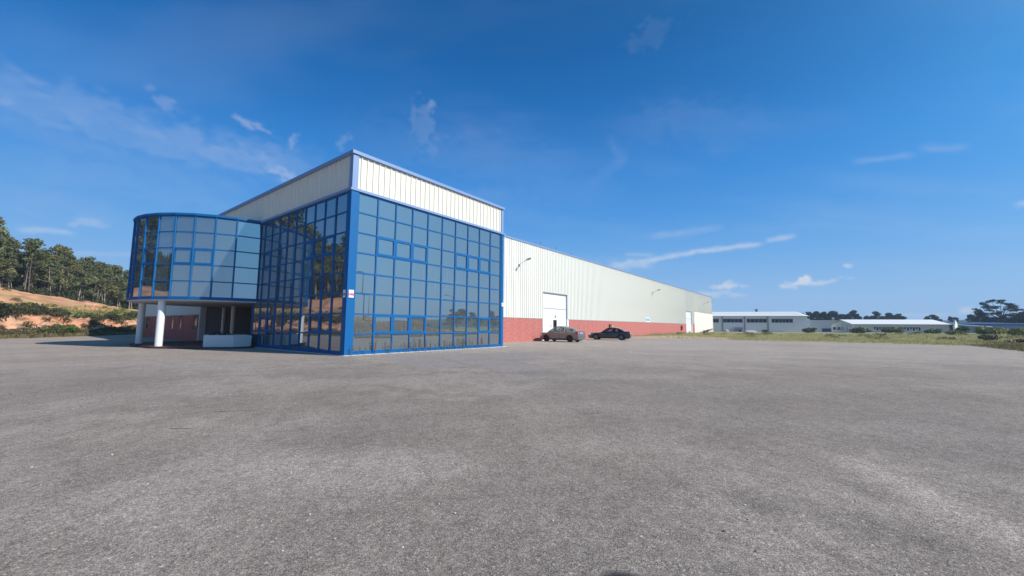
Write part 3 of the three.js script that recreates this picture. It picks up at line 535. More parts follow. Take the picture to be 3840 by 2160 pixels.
// ------------------------------------------------------------------ signs and small boxes on the walls
function signTexture(draw, w, h) { const c = document.createElement('canvas'); c.width = w; c.height = h; draw(c.getContext('2d'), w, h); const t = new THREE.CanvasTexture(c); t.colorSpace = THREE.SRGBColorSpace; return new THREE.MeshStandardMaterial({ map: t, roughness: 0.5 }); }
function sign(label, w, h, mat, X, Y, Z, turn = 0) { const t = thing('sign', label, 'sign', [X, Y, Z], turn); mesh('board', box(w, h, 0.02), M.white, t); mesh('print', new THREE.PlaneGeometry(w - 0.01, h - 0.01).translate(0, 0, 0.0125), mat, t); return t; }
const agent = signTexture((x, w, h) => { x.fillStyle = '#fbfbfb'; x.fillRect(0, 0, w, h); x.fillStyle = '#34405c'; x.beginPath(); x.moveTo(w * 0.36, h * 0.17); x.lineTo(w * 0.5, h * 0.06); x.lineTo(w * 0.66, h * 0.17); x.closePath(); x.fill(); x.fillStyle = '#c9b8bd'; x.fillRect(w * 0.2, h * 0.27, w * 0.55, h * 0.05); x.fillStyle = '#d9606f'; x.fillRect(0, h * 0.42, w, h * 0.34); x.fillStyle = '#f3c6cd'; x.fillRect(w * 0.1, h * 0.5, w * 0.2, h * 0.14); x.fillStyle = '#c4ccd6'; x.fillRect(w * 0.2, h * 0.85, w * 0.6, h * 0.05); }, 128, 160);
sign('white sign with a red band on the sunlit side of the blue corner post', 0.26, 0.37, agent, 0.17, 2.97, 0.062);
sign('white sign with a red band on the shaded side of the blue corner post', 0.2, 0.37, agent, -0.057, 2.97, -0.16, -Math.PI / 2);
const red = signTexture((x, w, h) => { x.fillStyle = '#f4e6e6'; x.fillRect(0, 0, w, h); x.fillStyle = '#cf6c74'; for (let k = 0; k < 3; k++) x.fillRect(w * 0.12, h * (0.2 + 0.24 * k), w * 0.76, h * 0.12); }, 64, 48);
sign('small red and white notice on the blue end post of the glass front', 0.2, 0.26, red, 11.82, 3.0, 0.062);
sign('small pale red notice on the white loading door left of its dark wicket opening', 0.48, 0.3, red, 26.38, 1.58, ZF - 0.03);
const bluePrint = signTexture((x, w, h) => { x.fillStyle = '#eef4fa'; x.fillRect(0, 0, w, h); x.fillStyle = '#3f92d6'; x.fillRect(w * 0.1, h * 0.18, w * 0.8, h * 0.56); x.fillStyle = '#bcdcf3'; x.fillRect(w * 0.2, h * 0.32, w * 0.6, h * 0.08); x.fillRect(w * 0.2, h * 0.48, w * 0.45, h * 0.08); }, 128, 64);
sign('white board with a blue panel low on the long warehouse wall', 2.1, 0.75, bluePrint, 57.1, 2.72, ZF + 0.06);
{
  const t = thing('meter_box', 'rusty brown box on the brick base above the black car', 'box', [41.48, 1.28, ZF + 0.05]); mesh('case', new RoundedBoxGeometry(0.52, 0.56, 0.2, 2, 0.02).translate(0, 0.28, 0.1), std(0.19, 0.075, 0.04, 0.9), t); mesh('lid', box(0.44, 0.46, 0.012, 0, 0.28, 0.207), std(0.16, 0.062, 0.035, 0.9), t);
  const u = thing('tap_cabinet', 'small pale box beside the rusty box on the brick base', 'box', [42.12, 1.3, ZF + 0.05]); mesh('case', new RoundedBoxGeometry(0.3, 0.42, 0.16, 2, 0.02).translate(0, 0.21, 0.08), std(0.6, 0.5, 0.36, 0.8), u); mesh('vent', box(0.14, 0.12, 0.012, 0, 0.1, 0.167), M.dark, u);
  const v = thing('fire_box', 'dark red box on the brick base left of the far white door', 'box', [77.9, 0.95, ZF + 0.05]); mesh('case', new RoundedBoxGeometry(0.7, 0.95, 0.22, 2, 0.03).translate(0, 0.45, 0.11), std(0.12, 0.02, 0.02, 0.6), v); mesh('lid', box(0.58, 0.8, 0.015, 0, 0.45, 0.227), std(0.10, 0.018, 0.018, 0.5), v);
}
// ------------------------------------------------------------------ cars
const csg = new Evaluator(); csg.attributes = ['position', 'normal'];
function sedan(name, label, paint, rimMat, o, [X, Y, Z], turn) {
  const t = thing(name, label, 'car', [X, Y, Z], turn);
  const { L, Wd, H, wb, fa, wr, belt } = o; // length, width, height, wheelbase, front axle z, wheel radius
  const f = -L / 2, r = L / 2, hw = Wd / 2, az = [fa, fa + wb];
  // stations: z, half width, bottom, shoulder height
  const nu = o.nose; const st = [[f, 0.62 * hw, 0.3, 0.56 + nu], [f + 0.04, 0.78 * hw, 0.24, 0.64 + nu], [f + 0.16, 0.9 * hw, 0.2, 0.7 + nu], [f + 0.45, 0.965 * hw, 0.19, 0.765 + nu], [f + 0.85, 0.99 * hw, 0.19, belt - 0.1], [o.cowl, hw, 0.19, belt - 0.03], [o.cowl + 0.5, hw, 0.19, belt], [0.5, hw, 0.19, belt + 0.02], [o.deck, 0.995 * hw, 0.19, belt + 0.06], [r - 0.42, 0.97 * hw, 0.2, belt + 0.075], [r - 0.14, 0.92 * hw, 0.22, belt + 0.07], [r - 0.06, 0.9 * hw, 0.24, belt - 0.0], [r - 0.01, 0.88 * hw, 0.27, belt - 0.28], [r, 0.84 * hw, 0.31, belt - 0.42]];
  const pos = [], idx = []; let ring = 0;
  for (const [z, w, b, s] of st) {
    const h = s - b, half = [[0.0, b], [0.8, b], [0.94, b + 0.07 * h], [0.985, b + 0.25 * h], [1.0, b + 0.52 * h], [0.99, b + 0.74 * h], [0.965, b + 0.87 * h], [0.92, b + 0.955 * h], [0.82, s], [0.5, s + 0.025], [0, s + 0.035]];
    const full = [...half.map(([x, y]) => [x * w, y]), ...half.slice(1, -1).reverse().map(([x, y]) => [-x * w, y])];
    ring = full.length; for (const [x, y] of full) pos.push(x, y, z);
  }
  for (let i = 0; i + 1 < st.length; i++) for (let k = 0; k < ring; k++) { const a = i * ring + k, b = i * ring + (k + 1) % ring, c = a + ring, d = b + ring; idx.push(a, c, b, b, c, d); }
  for (let k = 1; k + 1 < ring; k++) { idx.push(0, k, k + 1); const e = (st.length - 1) * ring; idx.push(e, e + k + 1, e + k); }
  let body = new Brush(tris(pos, null, idx)); body.updateMatrixWorld();
  for (const z of az) for (const s of [-1, 1]) { const c = new Brush(cyl(wr + 0.055, wr + 0.055, 0.5, 28).rotateZ(Math.PI / 2).translate(s * (hw - 0.1), wr + 0.01, z)); c.updateMatrixWorld(); body = csg.evaluate(body, c, SUBTRACTION); }
  mesh('body', body.geometry, paint, t);
  mesh('underbody', merge([box(Wd - 0.5, 0.08, L - 0.5, 0, 0.2, 0), ...az.map((z) => box(Wd - 0.36, 0.5, 2 * wr + 0.1, 0, 0.42, z))]), M.dark, t);
  // greenhouse
  const zA = o.cowl - 0.02, zB = o.wsTop, zC = o.rwTop, zD = o.deck + 0.06, yb = belt - 0.01, yr = H - 0.07;
  const lean = (y) => lerp(hw * 0.955, hw * 0.70, clamp((y - yb) / (yr - yb), 0, 1.1));
  const top = [[zA, yb], [lerp(zA, zB, 0.5), lerp(yb, yr, 0.56)], [zB, yr], [lerp(zB, zC, 0.5), yr + 0.042], [zC, yr - 0.03], [lerp(zC, zD, 0.5), lerp(yr, yb, 0.40)], [zD, yb + 0.05]];
  const out = new THREE.Shape(); new THREE.SplineCurve(top.map(([z, y]) => new THREE.Vector2(z, y))).getPoints(30).forEach((p, k) => k ? out.lineTo(p.x, p.y) : out.moveTo(p.x, p.y)); out.lineTo(zD, yb - 0.02); out.lineTo(zA, yb - 0.02); out.closePath();
  const bP = o.bPillar, yt = yr - 0.055, zs = (y) => lerp(zA + 0.16, zB + 0.10, Math.pow((y - yb) / (yr - yb), 0.9)), ze = (y) => lerp(zD - o.cPillar, zC - 0.08, (y - yb) / (yr - yb));
  const w1 = [[zs(yb + 0.03), yb + 0.03], [zs(yt - 0.1), yt - 0.1], [zs(yt), yt], [bP - 0.05, yt + 0.01], [bP - 0.03, yb + 0.03]], w2 = [[bP + 0.05, yb + 0.03], [bP + 0.04, yt + 0.01], [ze(yt) - 0.08, yt - 0.01], [ze(yb + 0.18), yb + 0.18], [ze(yb + 0.05) - 0.05, yb + 0.05]];
  for (const w of [w1, w2]) out.holes.push(new THREE.Path(w.map(([z, y]) => new THREE.Vector2(z, y))));
  const side = (g, s, inset) => { const p = g.attributes.position; for (let i = 0; i < p.count; i++) { const z = p.getX(i), y = p.getY(i), d = p.getZ(i); p.setXYZ(i, s * (lean(y) - inset - d), y, z); } if (s > 0) { const ix = g.index; if (ix) for (let i = 0; i < ix.count; i += 3) { const a = ix.getX(i); ix.setX(i, ix.getX(i + 1)); ix.setX(i + 1, a); } } g.computeVertexNormals(); return g; };
  for (const s of [-1, 1]) {
    const fr = mesh('window_frame', side(new THREE.ExtrudeGeometry(out, { depth: 0.03, bevelEnabled: false, curveSegments: 8 }), s, 0), o.trim ?? paint, t);
    for (const w of [w1, w2]) mesh('side_window', side(new THREE.ShapeGeometry(new THREE.Shape(w.map(([z, y]) => new THREE.Vector2(z, y)))), s, 0.012), M.clearGlass, fr);
  }
  // roof, windscreen, rear window as bowed strips between the two frames
  const strip = (line, bow, inset, n = 8) => { const p = [], id = []; line.forEach(([z, y, dy = 0, dz = 0]) => { for (let k = 0; k <= n; k++) { const q = k / n * 2 - 1; p.push(q * (lean(y) - inset), y + (1 - q * q) * bow * 0.6, z - (1 - q * q) * dz); } }); for (let i = 0; i + 1 < line.length; i++) for (let k = 0; k < n; k++) { const a = i * (n + 1) + k, b = a + n + 1; id.push(a, b, a + 1, b, b + 1, a + 1); } return tris(p, null, id); };
  const curve = new THREE.SplineCurve(top.map(([z, y]) => new THREE.Vector2(z, y))), part = (a, b, n) => Array.from({ length: n + 1 }, (_, k) => { const p = curve.getPoint(lerp(a, b, k / n)); return [p.x, p.y]; });
  mesh('roof', strip(part(0.33, 0.68, 10), 0.045, 0.0), paint, t);
  mesh('windscreen', strip(part(0.0, 0.33, 6).map(([z, y]) => [z, y, 0, 0.09]), 0.02, 0.02), M.clearGlass, t);
  mesh('rear_window', strip(part(0.68, 1.0, 6).map(([z, y]) => [z, y, 0, -0.07]), 0.03, 0.02), M.clearGlass, t);
  mesh('dashboard', merge([box(Wd * 0.84, 0.05, 0.5, 0, belt + 0.012, zA + 0.3), box(Wd * 0.8, 0.04, zD - zA - 0.3, 0, belt - 0.0, (zA + zD) / 2)]), M.dark, t);
  const seat = new RoundedBoxGeometry(0.46, 0.34, 0.13, 2, 0.05), rest = new RoundedBoxGeometry(0.25, 0.17, 0.1, 2, 0.045);
  for (const [x, z] of [[-0.36, bP + 0.1], [0.36, bP + 0.1], [-0.36, bP + 0.66], [0.36, bP + 0.66]]) mesh('seat', merge([seat.clone().rotateX(0.16).translate(x, belt + 0.1, z), rest.clone().translate(x, belt + 0.29, z + 0.05)]), M.interiorDark, t);
  // wheels
  const tyre = new THREE.LatheGeometry([[wr - 0.13, -0.09], [wr - 0.03, -0.1], [wr, -0.07], [wr, 0.07], [wr - 0.03, 0.1], [wr - 0.13, 0.09]].map(([a, b]) => new THREE.Vector2(a, b)), 32).rotateZ(Math.PI / 2);
  const R = wr - 0.125, sp = [new THREE.TorusGeometry(R, 0.022, 8, 28).rotateY(Math.PI / 2).translate(-0.07, 0, 0), cyl(0.07, 0.08, 0.06, 14).rotateZ(Math.PI / 2).translate(-0.05, 0, 0)];
  for (let k = 0; k < o.spokes; k++) sp.push(box(0.035, R, 0.05, -0.05, R / 2, 0).rotateX(k * 2 * Math.PI / o.spokes));
  const rim = merge(sp), back = cyl(R, R, 0.03, 24).rotateZ(Math.PI / 2);
  for (const z of az) for (const s of [-1, 1]) { const w = mesh('wheel', tyre, M.rubber, t); w.position.set(s * (hw - 0.115), wr, z); if (s > 0) w.rotation.y = Math.PI; mesh('rim', rim, rimMat, w); mesh('brake_disc', back, M.dark, w); }
  // lights, plates, mirrors, handles, seams
  const red = phys(0.42, 0.012, 0.02, 0.15, { clearcoat: 1 }), clear = phys(0.75, 0.75, 0.76, 0.1, { clearcoat: 1 });
  for (const s of [-1, 1]) {
    const tl = mesh('tail_light', new RoundedBoxGeometry(0.26, o.tailH, 0.3, 3, 0.06).translate(s * (hw * 0.9 - 0.1), belt - 0.13, r - 0.165), red, t);
    mesh('lamp_inset', new THREE.SphereGeometry(0.055, 12, 8).translate(s * (hw * 0.9 - 0.11), belt - 0.1, r - 0.035), o.inset ?? clear, tl);
    mesh('headlight', new RoundedBoxGeometry(0.36, 0.15, 0.36, 3, 0.06).rotateY(s * 0.45).translate(s * hw * 0.72, 0.63, f + 0.24), clear, t);
    mesh('mirror', new RoundedBoxGeometry(0.2, 0.14, 0.1, 3, 0.04).translate(s * (hw + 0.06), belt + 0.05, o.cowl + 0.34), o.mirror ?? paint, t);
    for (const z of [bP - 0.18, bP + 0.72]) mesh('door_handle', new RoundedBoxGeometry(0.04, 0.035, 0.17, 2, 0.014).translate(s * (hw * 0.985), belt - 0.11, z), o.handle ?? paint, t);
    const seams = []; for (const [z, y0, y1] of [[o.cowl + 0.2, 0.32, belt - 0.02], [bP, 0.28, belt], [az[1] - wr - 0.02, 0.62, belt]]) seams.push(box(0.014, y1 - y0, 0.012, s * (hw * 0.992), (y0 + y1) / 2, z));
    seams.push(box(0.014, 0.012, az[1] - az[0] - 2 * wr, s * hw * 0.985, 0.3, (az[0] + az[1]) / 2));
    mesh('door_seam', merge(seams), M.dark, t);
  }
  mesh('number_plate', new RoundedBoxGeometry(0.5, 0.11, 0.015, 1, 0.005).translate(0, o.plateY, r + (o.plateY > 0.6 ? -0.035 : 0.005)), M.white, t);
  mesh('bumper', new RoundedBoxGeometry(Wd * 0.86, 0.2, 0.2, 3, 0.07).translate(0, 0.42, r - 0.085), paint, t);
  mesh('boot_seam', merge([box(Wd * 0.72, 0.012, 0.02, 0, 0.535, r - 0.0), box(Wd * 0.6, 0.012, 0.02, 0, belt + 0.062, r - 0.135)]), M.dark, t);
  if (o.chrome) mesh('chrome_strip', merge([box(Wd * 0.5, 0.025, 0.02, 0, 0.66, r - 0.01), box(0.15, 0.06, 0.05, -0.5, 0.25, r - 0.02), box(0.15, 0.06, 0.05, 0.5, 0.25, r - 0.02)]), std(0.7, 0.7, 0.7, 0.15, { metalness: 1 }), t);
  else mesh('chrome_strip', box(0.5, 0.03, 0.02, 0, o.plateY + 0.09, r - 0.04), std(0.7, 0.7, 0.7, 0.15, { metalness: 1 }), t);
  return t;
}
const taupe = phys(0.165, 0.15, 0.148, 0.36, { metalness: 0.25, clearcoat: 1, clearcoatRoughness: 0.05 });
sedan('parked_car', 'taupe grey saloon car parked nose to the loading door', taupe, std(0.035, 0.035, 0.038, 0.4, { metalness: 0.6 }),
  { L: 4.36, Wd: 1.7, H: 1.53, wb: 2.62, fa: -1.31, wr: 0.31, belt: 0.99, nose: 0.11, cPillar: 0.56, cowl: -1.1, wsTop: -0.28, rwTop: 0.66, deck: 1.5, bPillar: 0.2, spokes: 5, tailH: 0.3, plateY: 0.84 }, [23.86, 0.0, -2.1], 0);
const blackPaint = phys(0.006, 0.007, 0.011, 0.22, { clearcoat: 1, clearcoatRoughness: 0.03 });
sedan('parked_car', 'black saloon car with dark grey wheels parked by the brick base', blackPaint, std(0.16, 0.16, 0.17, 0.35, { metalness: 0.7 }),
  { L: 4.75, Wd: 1.8, H: 1.44, wb: 2.84, fa: -1.45, wr: 0.335, belt: 0.92, nose: 0.05, cPillar: 0.5, cowl: -0.78, wsTop: -0.05, rwTop: 1.0, deck: 1.62, bPillar: 0.38, spokes: 10, tailH: 0.2, plateY: 0.62, chrome: true, trim: phys(0.008, 0.009, 0.012, 0.2, { clearcoat: 1 }) }, [33.0, 0.0, -1.1], 14 * Math.PI / 180);

// ------------------------------------------------------------------ lamp posts across the yard (mirrored in the glass front)
{
  const t = thing('lamp_post', 'tall lamp post across the yard mirrored in the leftmost panes of the glass front', 'lamp post', [24.8, rearHeight(24.8, 38) - 0.05, 38], -1.03); t.userData.base = 'lamp_post';
  mesh('pole', cyl(0.05, 0.1, 7.6, 12).translate(0, 3.8, 0), M.grey, t); mesh('arm', rod([0, 7.55, 0], [0, 7.85, 1.1], 0.035), M.grey, t);
  mesh('lamp_head', new THREE.SphereGeometry(1, 16, 10).scale(0.2, 0.11, 0.48).translate(0, 7.9, 1.45), M.grey, t); mesh('foot', cyl(0.16, 0.18, 0.4, 12).translate(0, 0.2, 0), M.grey, t);
  copy(t, 52, -0.1, 46.5, -0.95, 'lamp post farther off mirrored right of the middle of the glass front', 1.05); copy(t, 36, 0.8, 54, -1, 'distant thin lamp post mirrored left of the middle of the glass front', 0.9);
}
// ------------------------------------------------------------------ far buildings; their own frame faces the yard: x right, y up, z towards the yard
function far(name, label, cat, x, z, turn = 0) { const o = new THREE.Group(); o.name = numbered(name); scene.add(o); o.position.set(x, 0, -z); o.rotation.y = turn; return tag(o, label, cat); }
{
// left end behind the warehouse, the right end nearer; L gives metres along the front for a bearing
  const T = -0.33, at = (x0, d0, px) => { const q = (px - 1920) / 1481.65; return (q * d0 - x0) / (Math.cos(T) - Math.sin(T) * q); };
  const t = far('factory_hall', 'long white factory hall with dark ribbon windows and a white metal roof', 'factory hall', 76.1, 150, T), A = (px) => at(76.1, 150, px);
  const wallM = std(0.76, 0.73, 0.70, 0.9), x0 = -10, x1 = A(3026);
  mesh('wall', span(x0, x1, -0.5, 5.85, -26, 0), wallM, t);
  const rf = mesh('roof', tris([x0, 5.85, 0.5, x1 + 0.4, 5.85, 0.5, x1 - 0.6, 7.75, -9, x0, 5.85, 0.5, x1 - 0.6, 7.75, -9, x0, 7.75, -9, x1 + 0.4, 5.85, 0.5, x1 + 0.4, 5.85, -20, x1 - 0.6, 7.75, -9]), std(0.86, 0.84, 0.79, 0.6), t);
  const seams = []; for (let x = x0 + 1; x < x1 - 1; x += 0.9) seams.push(rod([x, 5.9, 0.5], [x, 7.79, -9], 0.045, 5)); mesh('roof_seam', merge(seams), M.white, rf);
  mesh('gutter', span(x0, x1 + 0.4, 5.7, 5.86, 0.3, 0.55), M.grey, t);
  for (const px of [2707, 2790, 2877]) mesh('pilaster', span(A(px) - 0.22, A(px) + 0.22, -0.4, 5.8, 0, 0.18), std(0.28, 0.30, 0.34, 0.9), t);
  M.farGlass = std(0.022, 0.035, 0.06, 0.12);
  for (const [pa, pb] of [[2660, 2694.5], [2709.5, 2782.5], [2798, 2873.5], [2891, 2971]]) {
    const a = A(pa), b = A(pb);
    const w = mesh('window', merge([span(a, b, 3.45, 3.55, 0.0, 0.1), span(a, b, 4.75, 4.85, 0.0, 0.1), span(a, a + 0.1, 3.56, 4.74, 0, 0.1), span(b - 0.1, b, 3.56, 4.74, 0, 0.1)]), std(0.2, 0.22, 0.27, 0.7), t);
    const n = Math.round((b - a) / 1.2), s = (b - a) / n; for (let k = 0; k < n; k++) mesh('pane', pane(s - 0.07, 1.18), k % 3 === 1 ? M.darkGlass : M.farGlass, w).position.set(a + (k + 0.5) * s, 4.15, 0.05);
  }
  const pc = A(2767), ap = mesh('porch', merge([span(pc - 1.5, pc + 1.5, 1.4, 1.6, 0.1, 1.6), span(pc - 1.3, pc - 1.15, 0, 1.39, 1.4, 1.55), span(pc - 0.8, pc + 1.2, 0, 1.39, 0.01, 1.0)]), std(0.34, 0.36, 0.4, 0.8), t); mesh('door', span(pc - 0.2, pc + 0.7, 0, 0.85, 1.01, 1.04), M.dark, ap);
  const ch = A(2897) - 3; mesh('chimney', merge([span(ch - 0.35, ch + 0.35, 7.4, 8.6, -9.6, -9.0), span(ch - 0.45, ch + 0.45, 8.6, 8.75, -9.7, -8.9)]), std(0.10, 0.12, 0.17, 0.8), t);
  mesh('side_duct', merge([span(x1 + 0.05, x1 + 0.8, 1.4, 4.9, -1.5, -0.3), span(x1 + 0.95, x1 + 1.3, 1.6, 4.4, -2.5, -1.6)]), std(0.6, 0.62, 0.62, 0.6), t);
  const l = far('link_building', 'low flat grey building between the hall and the gabled shed', 'building', 113, 151, T);
  mesh('wall', span(-2, 14, -0.5, 4.45, -10, 0), std(0.44, 0.47, 0.50, 0.9), l); mesh('roof_edge', span(-2.1, 14.1, 4.45, 4.6, -10.1, 0.1), std(0.5, 0.55, 0.6, 0.7), l);
  const d0 = at(113, 151, 3077.8), d1 = at(113, 151, 3112), bd = mesh('blue_door', span(d0, d1, -0.2, 1.52, 0.0, 0.08), std(0.012, 0.05, 0.16, 0.5), l); mesh('door_seam', merge([1, 2].map((k) => span(d0 + (d1 - d0) * k / 3, d0 + (d1 - d0) * k / 3 + 0.05, -0.2, 1.5, 0.081, 0.09))), M.dark, bd);
  // gabled shed: gable end to the left, long flank to the right
  const u = far('gabled_shed', 'long low white gabled shed with a row of windows behind the bushes', 'shed', 107.5, 125, T), B = (px) => at(107.5, 125, px);
  const cream = std(0.78, 0.76, 0.66, 0.9), wl = std(0.54, 0.51, 0.48, 0.9), L = B(3555), ya = 2.95, yr = 4.42, D = 15.5;
  mesh('wall', merge([span(0.26, L, -0.5, ya - 0.05, -0.3, 0), span(0.26, L, -0.5, ya - 0.05, -D, -D + 0.3)]), wl, u);
  const gs = new THREE.Shape([[0, -0.5], [0, ya - 0.02], [D / 2, yr - 0.03], [D, ya - 0.02], [D, -0.5]].map(([a, b]) => new THREE.Vector2(a, b))), gg = () => new THREE.ExtrudeGeometry(gs, { depth: 0.25, bevelEnabled: false }).rotateY(Math.PI / 2);
  mesh('gable', gg(), cream, u); mesh('far_gable', gg().translate(L - 0.25, 0, 0), cream, u);
  for (let k = 0; k < 4; k++) { const z = -2.4 - 3.55 * k, w = mesh('window', merge([span(-0.09, -0.01, 0.95, 1.05, z - 1.3, z + 1.3), span(-0.09, -0.01, 2.0, 2.1, z - 1.3, z + 1.3), span(-0.09, -0.01, 1.06, 1.99, z - 1.3, z - 1.2), span(-0.09, -0.01, 1.06, 1.99, z + 1.2, z + 1.3)]), M.white, u); const p = mesh('pane', pane(2.4, 0.95), M.farGlass, w); p.rotation.y = -Math.PI / 2; p.position.set(-0.04, 1.525, z); }
  const e = 0.4, rr = [-e, ya, e, L + e, ya, e, L + e, yr + 0.08, -D / 2, -e, ya, e, L + e, yr + 0.08, -D / 2, -e, yr + 0.08, -D / 2, -e, ya, -D - e, -e, yr + 0.08, -D / 2, L + e, yr + 0.08, -D / 2, -e, ya, -D - e, L + e, yr + 0.08, -D / 2, L + e, ya, -D - e];
  const rf2 = mesh('roof', tris(rr), std(0.78, 0.76, 0.72, 0.7), u); mesh('roof_edge', merge([rod([-e, ya - 0.04, e], [-e, yr + 0.04, -D / 2], 0.09, 6), rod([-e, yr + 0.04, -D / 2], [-e, ya - 0.04, -D - e], 0.09, 6), rod([-e, ya - 0.05, e], [L + e, ya - 0.05, e], 0.08, 6)]), std(0.5, 0.5, 0.46, 0.8), rf2);
  for (const [pa, pb] of [[3269.6, 3351.5], [3361.5, 3447]]) { const a = B(pa), b = B(pb), w = mesh('window', merge([span(a, b, 0.9, 0.98, 0, 0.1), span(a, b, 2.08, 2.16, 0, 0.1)]), M.white, u), n = Math.round((b - a) / 0.7), s = (b - a) / n; for (let k = 0; k < n; k++) { mesh('pane', pane(s - 0.1, 0.52), M.farGlass, w).position.set(a + (k + 0.5) * s, 1.8, 0.06); mesh('pane', pane(s - 0.1, 0.5), k % 2 ? M.farGlass : M.paleGlass ??= std(0.3, 0.33, 0.36, 0.4), w).position.set(a + (k + 0.5) * s, 1.25, 0.06); } mesh('glazing_bar', merge(Array.from({ length: n + 1 }, (_, k) => span(a + k * s - 0.04, a + k * s + 0.04, 0.99, 2.07, 0.01, 0.09))), M.white, w); }
  const eg = mesh('end_porch', new THREE.ExtrudeGeometry(new THREE.Shape([[-0.95, -0.5], [-0.95, 2.6], [0.1, 4.3], [0.95, 2.9], [0.95, -0.5]].map(([a, b]) => new THREE.Vector2(a, b))), { depth: 0.4, bevelEnabled: false }), cream, u); eg.position.set(L + 0.6, 0, 0.9); eg.rotation.y = 0.75;
}
{
  const b = far('blue_shed', 'long dark blue metal shed in the far distance below the big tree', 'shed', 172, 150);
  mesh('wall', span(-5, 130, -1, 3.55, -20, 0), std(0.012, 0.055, 0.15, 0.7), b); mesh('roof', tris([-5.2, 3.55, 0.2, 130, 3.55, 0.2, 130, 4.5, -10, -5.2, 3.55, 0.2, 130, 4.5, -10, -5.2, 4.5, -10]), std(0.014, 0.06, 0.14, 0.6), b);
  mesh('base_wall', span(6, 128, -0.5, 1.0, 0.01, 0.4), std(0.5, 0.52, 0.55, 0.8), b);
  const fr = far('steel_frame', 'pale open frame of thin posts just right of the gabled shed', 'frame', 143.5, 126);
  mesh('frame', merge([rod([-4, 3.2, 0], [4.5, 2.6, 0], 0.09), rod([4.5, 2.6, 0], [9, 2.4, 0], 0.09), rod([9, 2.4, 0], [9, 0, 0], 0.09), rod([4.5, 2.6, 0], [4.5, 0, 0], 0.09)]), std(0.4, 0.45, 0.42, 0.6), fr);
}
// ------------------------------------------------------------------ plants
// leaf faces spread through blobs [x, y, z, rx, ry, rz]; every blob has a tone of its own
function leafCloud(r, blobs, per, size, tint, { flat = 0, long = 1.5, spread = 0.35 } = {}) {
  const pos = [], col = [];
  for (const [bx, by, bz, rx, ry, rz] of blobs) {
    const tone = 1 - spread / 2 + spread * r(), warm = (r() - 0.5) * 0.25, n = Math.round(per * (rx * ry + ry * rz + rx * rz) / 3);
    for (let k = 0; k < n; k++) {
      let x, y, z, l; do { x = r() * 2 - 1; y = r() * 2 - 1; z = r() * 2 - 1; l = x * x + y * y + z * z; } while (l > 1 || l < 0.12);
      const px = bx + x * rx, py = by + y * ry, pz = bz + z * rz, s = size * (0.6 + 0.8 * r());
      const a = r() * 6.283, b = (r() - 0.5) * 2.4 * (1 - flat), ca = Math.cos(a), sa = Math.sin(a), cb = Math.cos(b), sb = Math.sin(b);
      const ux = ca * cb, uy = sb, uz = sa * cb, c = r() * 6.283, vx = -sa * Math.cos(c) - ca * sb * Math.sin(c), vy = cb * Math.sin(c) * (1 - flat * 0.6), vz = ca * Math.cos(c) - sa * sb * Math.sin(c);
      const h = s * long / 2, w = s / 2 / long;
      pos.push(px - ux * h, py - uy * h, pz - uz * h, px + vx * w, py + vy * w, pz + vz * w, px + ux * h, py + uy * h, pz + uz * h, px - ux * h, py - uy * h, pz - uz * h, px + ux * h, py + uy * h, pz + uz * h, px - vx * w, py - vy * w, pz - vz * w);
      const t = tone * (0.75 + 0.5 * r()); for (let q = 0; q < 6; q++) col.push(tint[0] * t * (1 + warm), tint[1] * t, tint[2] * t * (1 - warm));
    }
  }
  return tris(pos, null, null, col);
}
const limb = (pts, r0, r1) => { const g = []; for (let i = 0; i + 1 < pts.length; i++) g.push(rod(pts[i], pts[i + 1], lerp(r0, r1, i / (pts.length - 1)), 7, lerp(r0, r1, (i + 1) / (pts.length - 1)))); return merge(g); };
// tall thin wood tree about 10 m high
function woodTree(seed, kind) {
  const r = rng(seed), lx = (r() - 0.5) * 1.2, lz = (r() - 0.5) * 1.2, bend = (r() - 0.5) * 0.7;
  const at = (h) => [lx * (h / 10) ** 1.4 + bend * Math.sin(h * 0.4), h, lz * (h / 10) ** 1.4];
  const trunk = [limb([0, 2, 4, 6, 8, 9.3].map(at), 0.115, 0.035), limb([0, 2, 4, 6, 7.5].map((h) => { const p = at(h); return [p[0] + 0.5 + 0.12 * h * lx, p[1], p[2] - 0.3 + 0.14 * h]; }), 0.075, 0.03)], blobs = [], n = kind === 'pine' ? 20 : 34;
  for (let k = 0; k < n; k++) {
    const h = lerp(kind === 'pine' ? 5.0 : 3.6, 9.9, Math.pow((k + r()) / n, 0.8)), a = r() * 6.28, reach = (kind === 'pine' ? 1.7 : 1.6) * (1.08 - 0.75 * smooth(5, 10.2, h)) * (0.3 + 0.95 * r()), b = at(Math.min(h - 0.5, 9)), c = [b[0] + Math.cos(a) * reach, h, b[2] + Math.sin(a) * reach];
    trunk.push(limb([b, c], 0.045, 0.015)); const R = (kind === 'pine' ? 0.42 : 0.3) + 0.42 * r() * r(); blobs.push([c[0], c[1], c[2], R * 1.15, R * (kind === 'pine' ? 0.6 : 1.25), R * 1.15]);
  }
  for (let k = 0; k < 4; k++) { const h = 1.5 + 2.8 * r(), a = r() * 6.28, b = at(h); trunk.push(limb([b, [b[0] + Math.cos(a) * 0.8, h + 0.4, b[2] + Math.sin(a) * 0.8]], 0.03, 0.01)); }
  return { trunk: merge(trunk), crown: leafCloud(r, blobs, 260, 0.26, kind === 'pine' ? [0.13, 0.14, 0.058] : [0.165, 0.175, 0.075], { spread: 0.7 }) };
}
function tree(name, label, group, g, bark, pos, turn) { const t = thing(name, label, 'tree', pos, turn, group); mesh('trunk', g.trunk, bark, t); mesh('crown', g.crown, M.leaf, t); return t; }
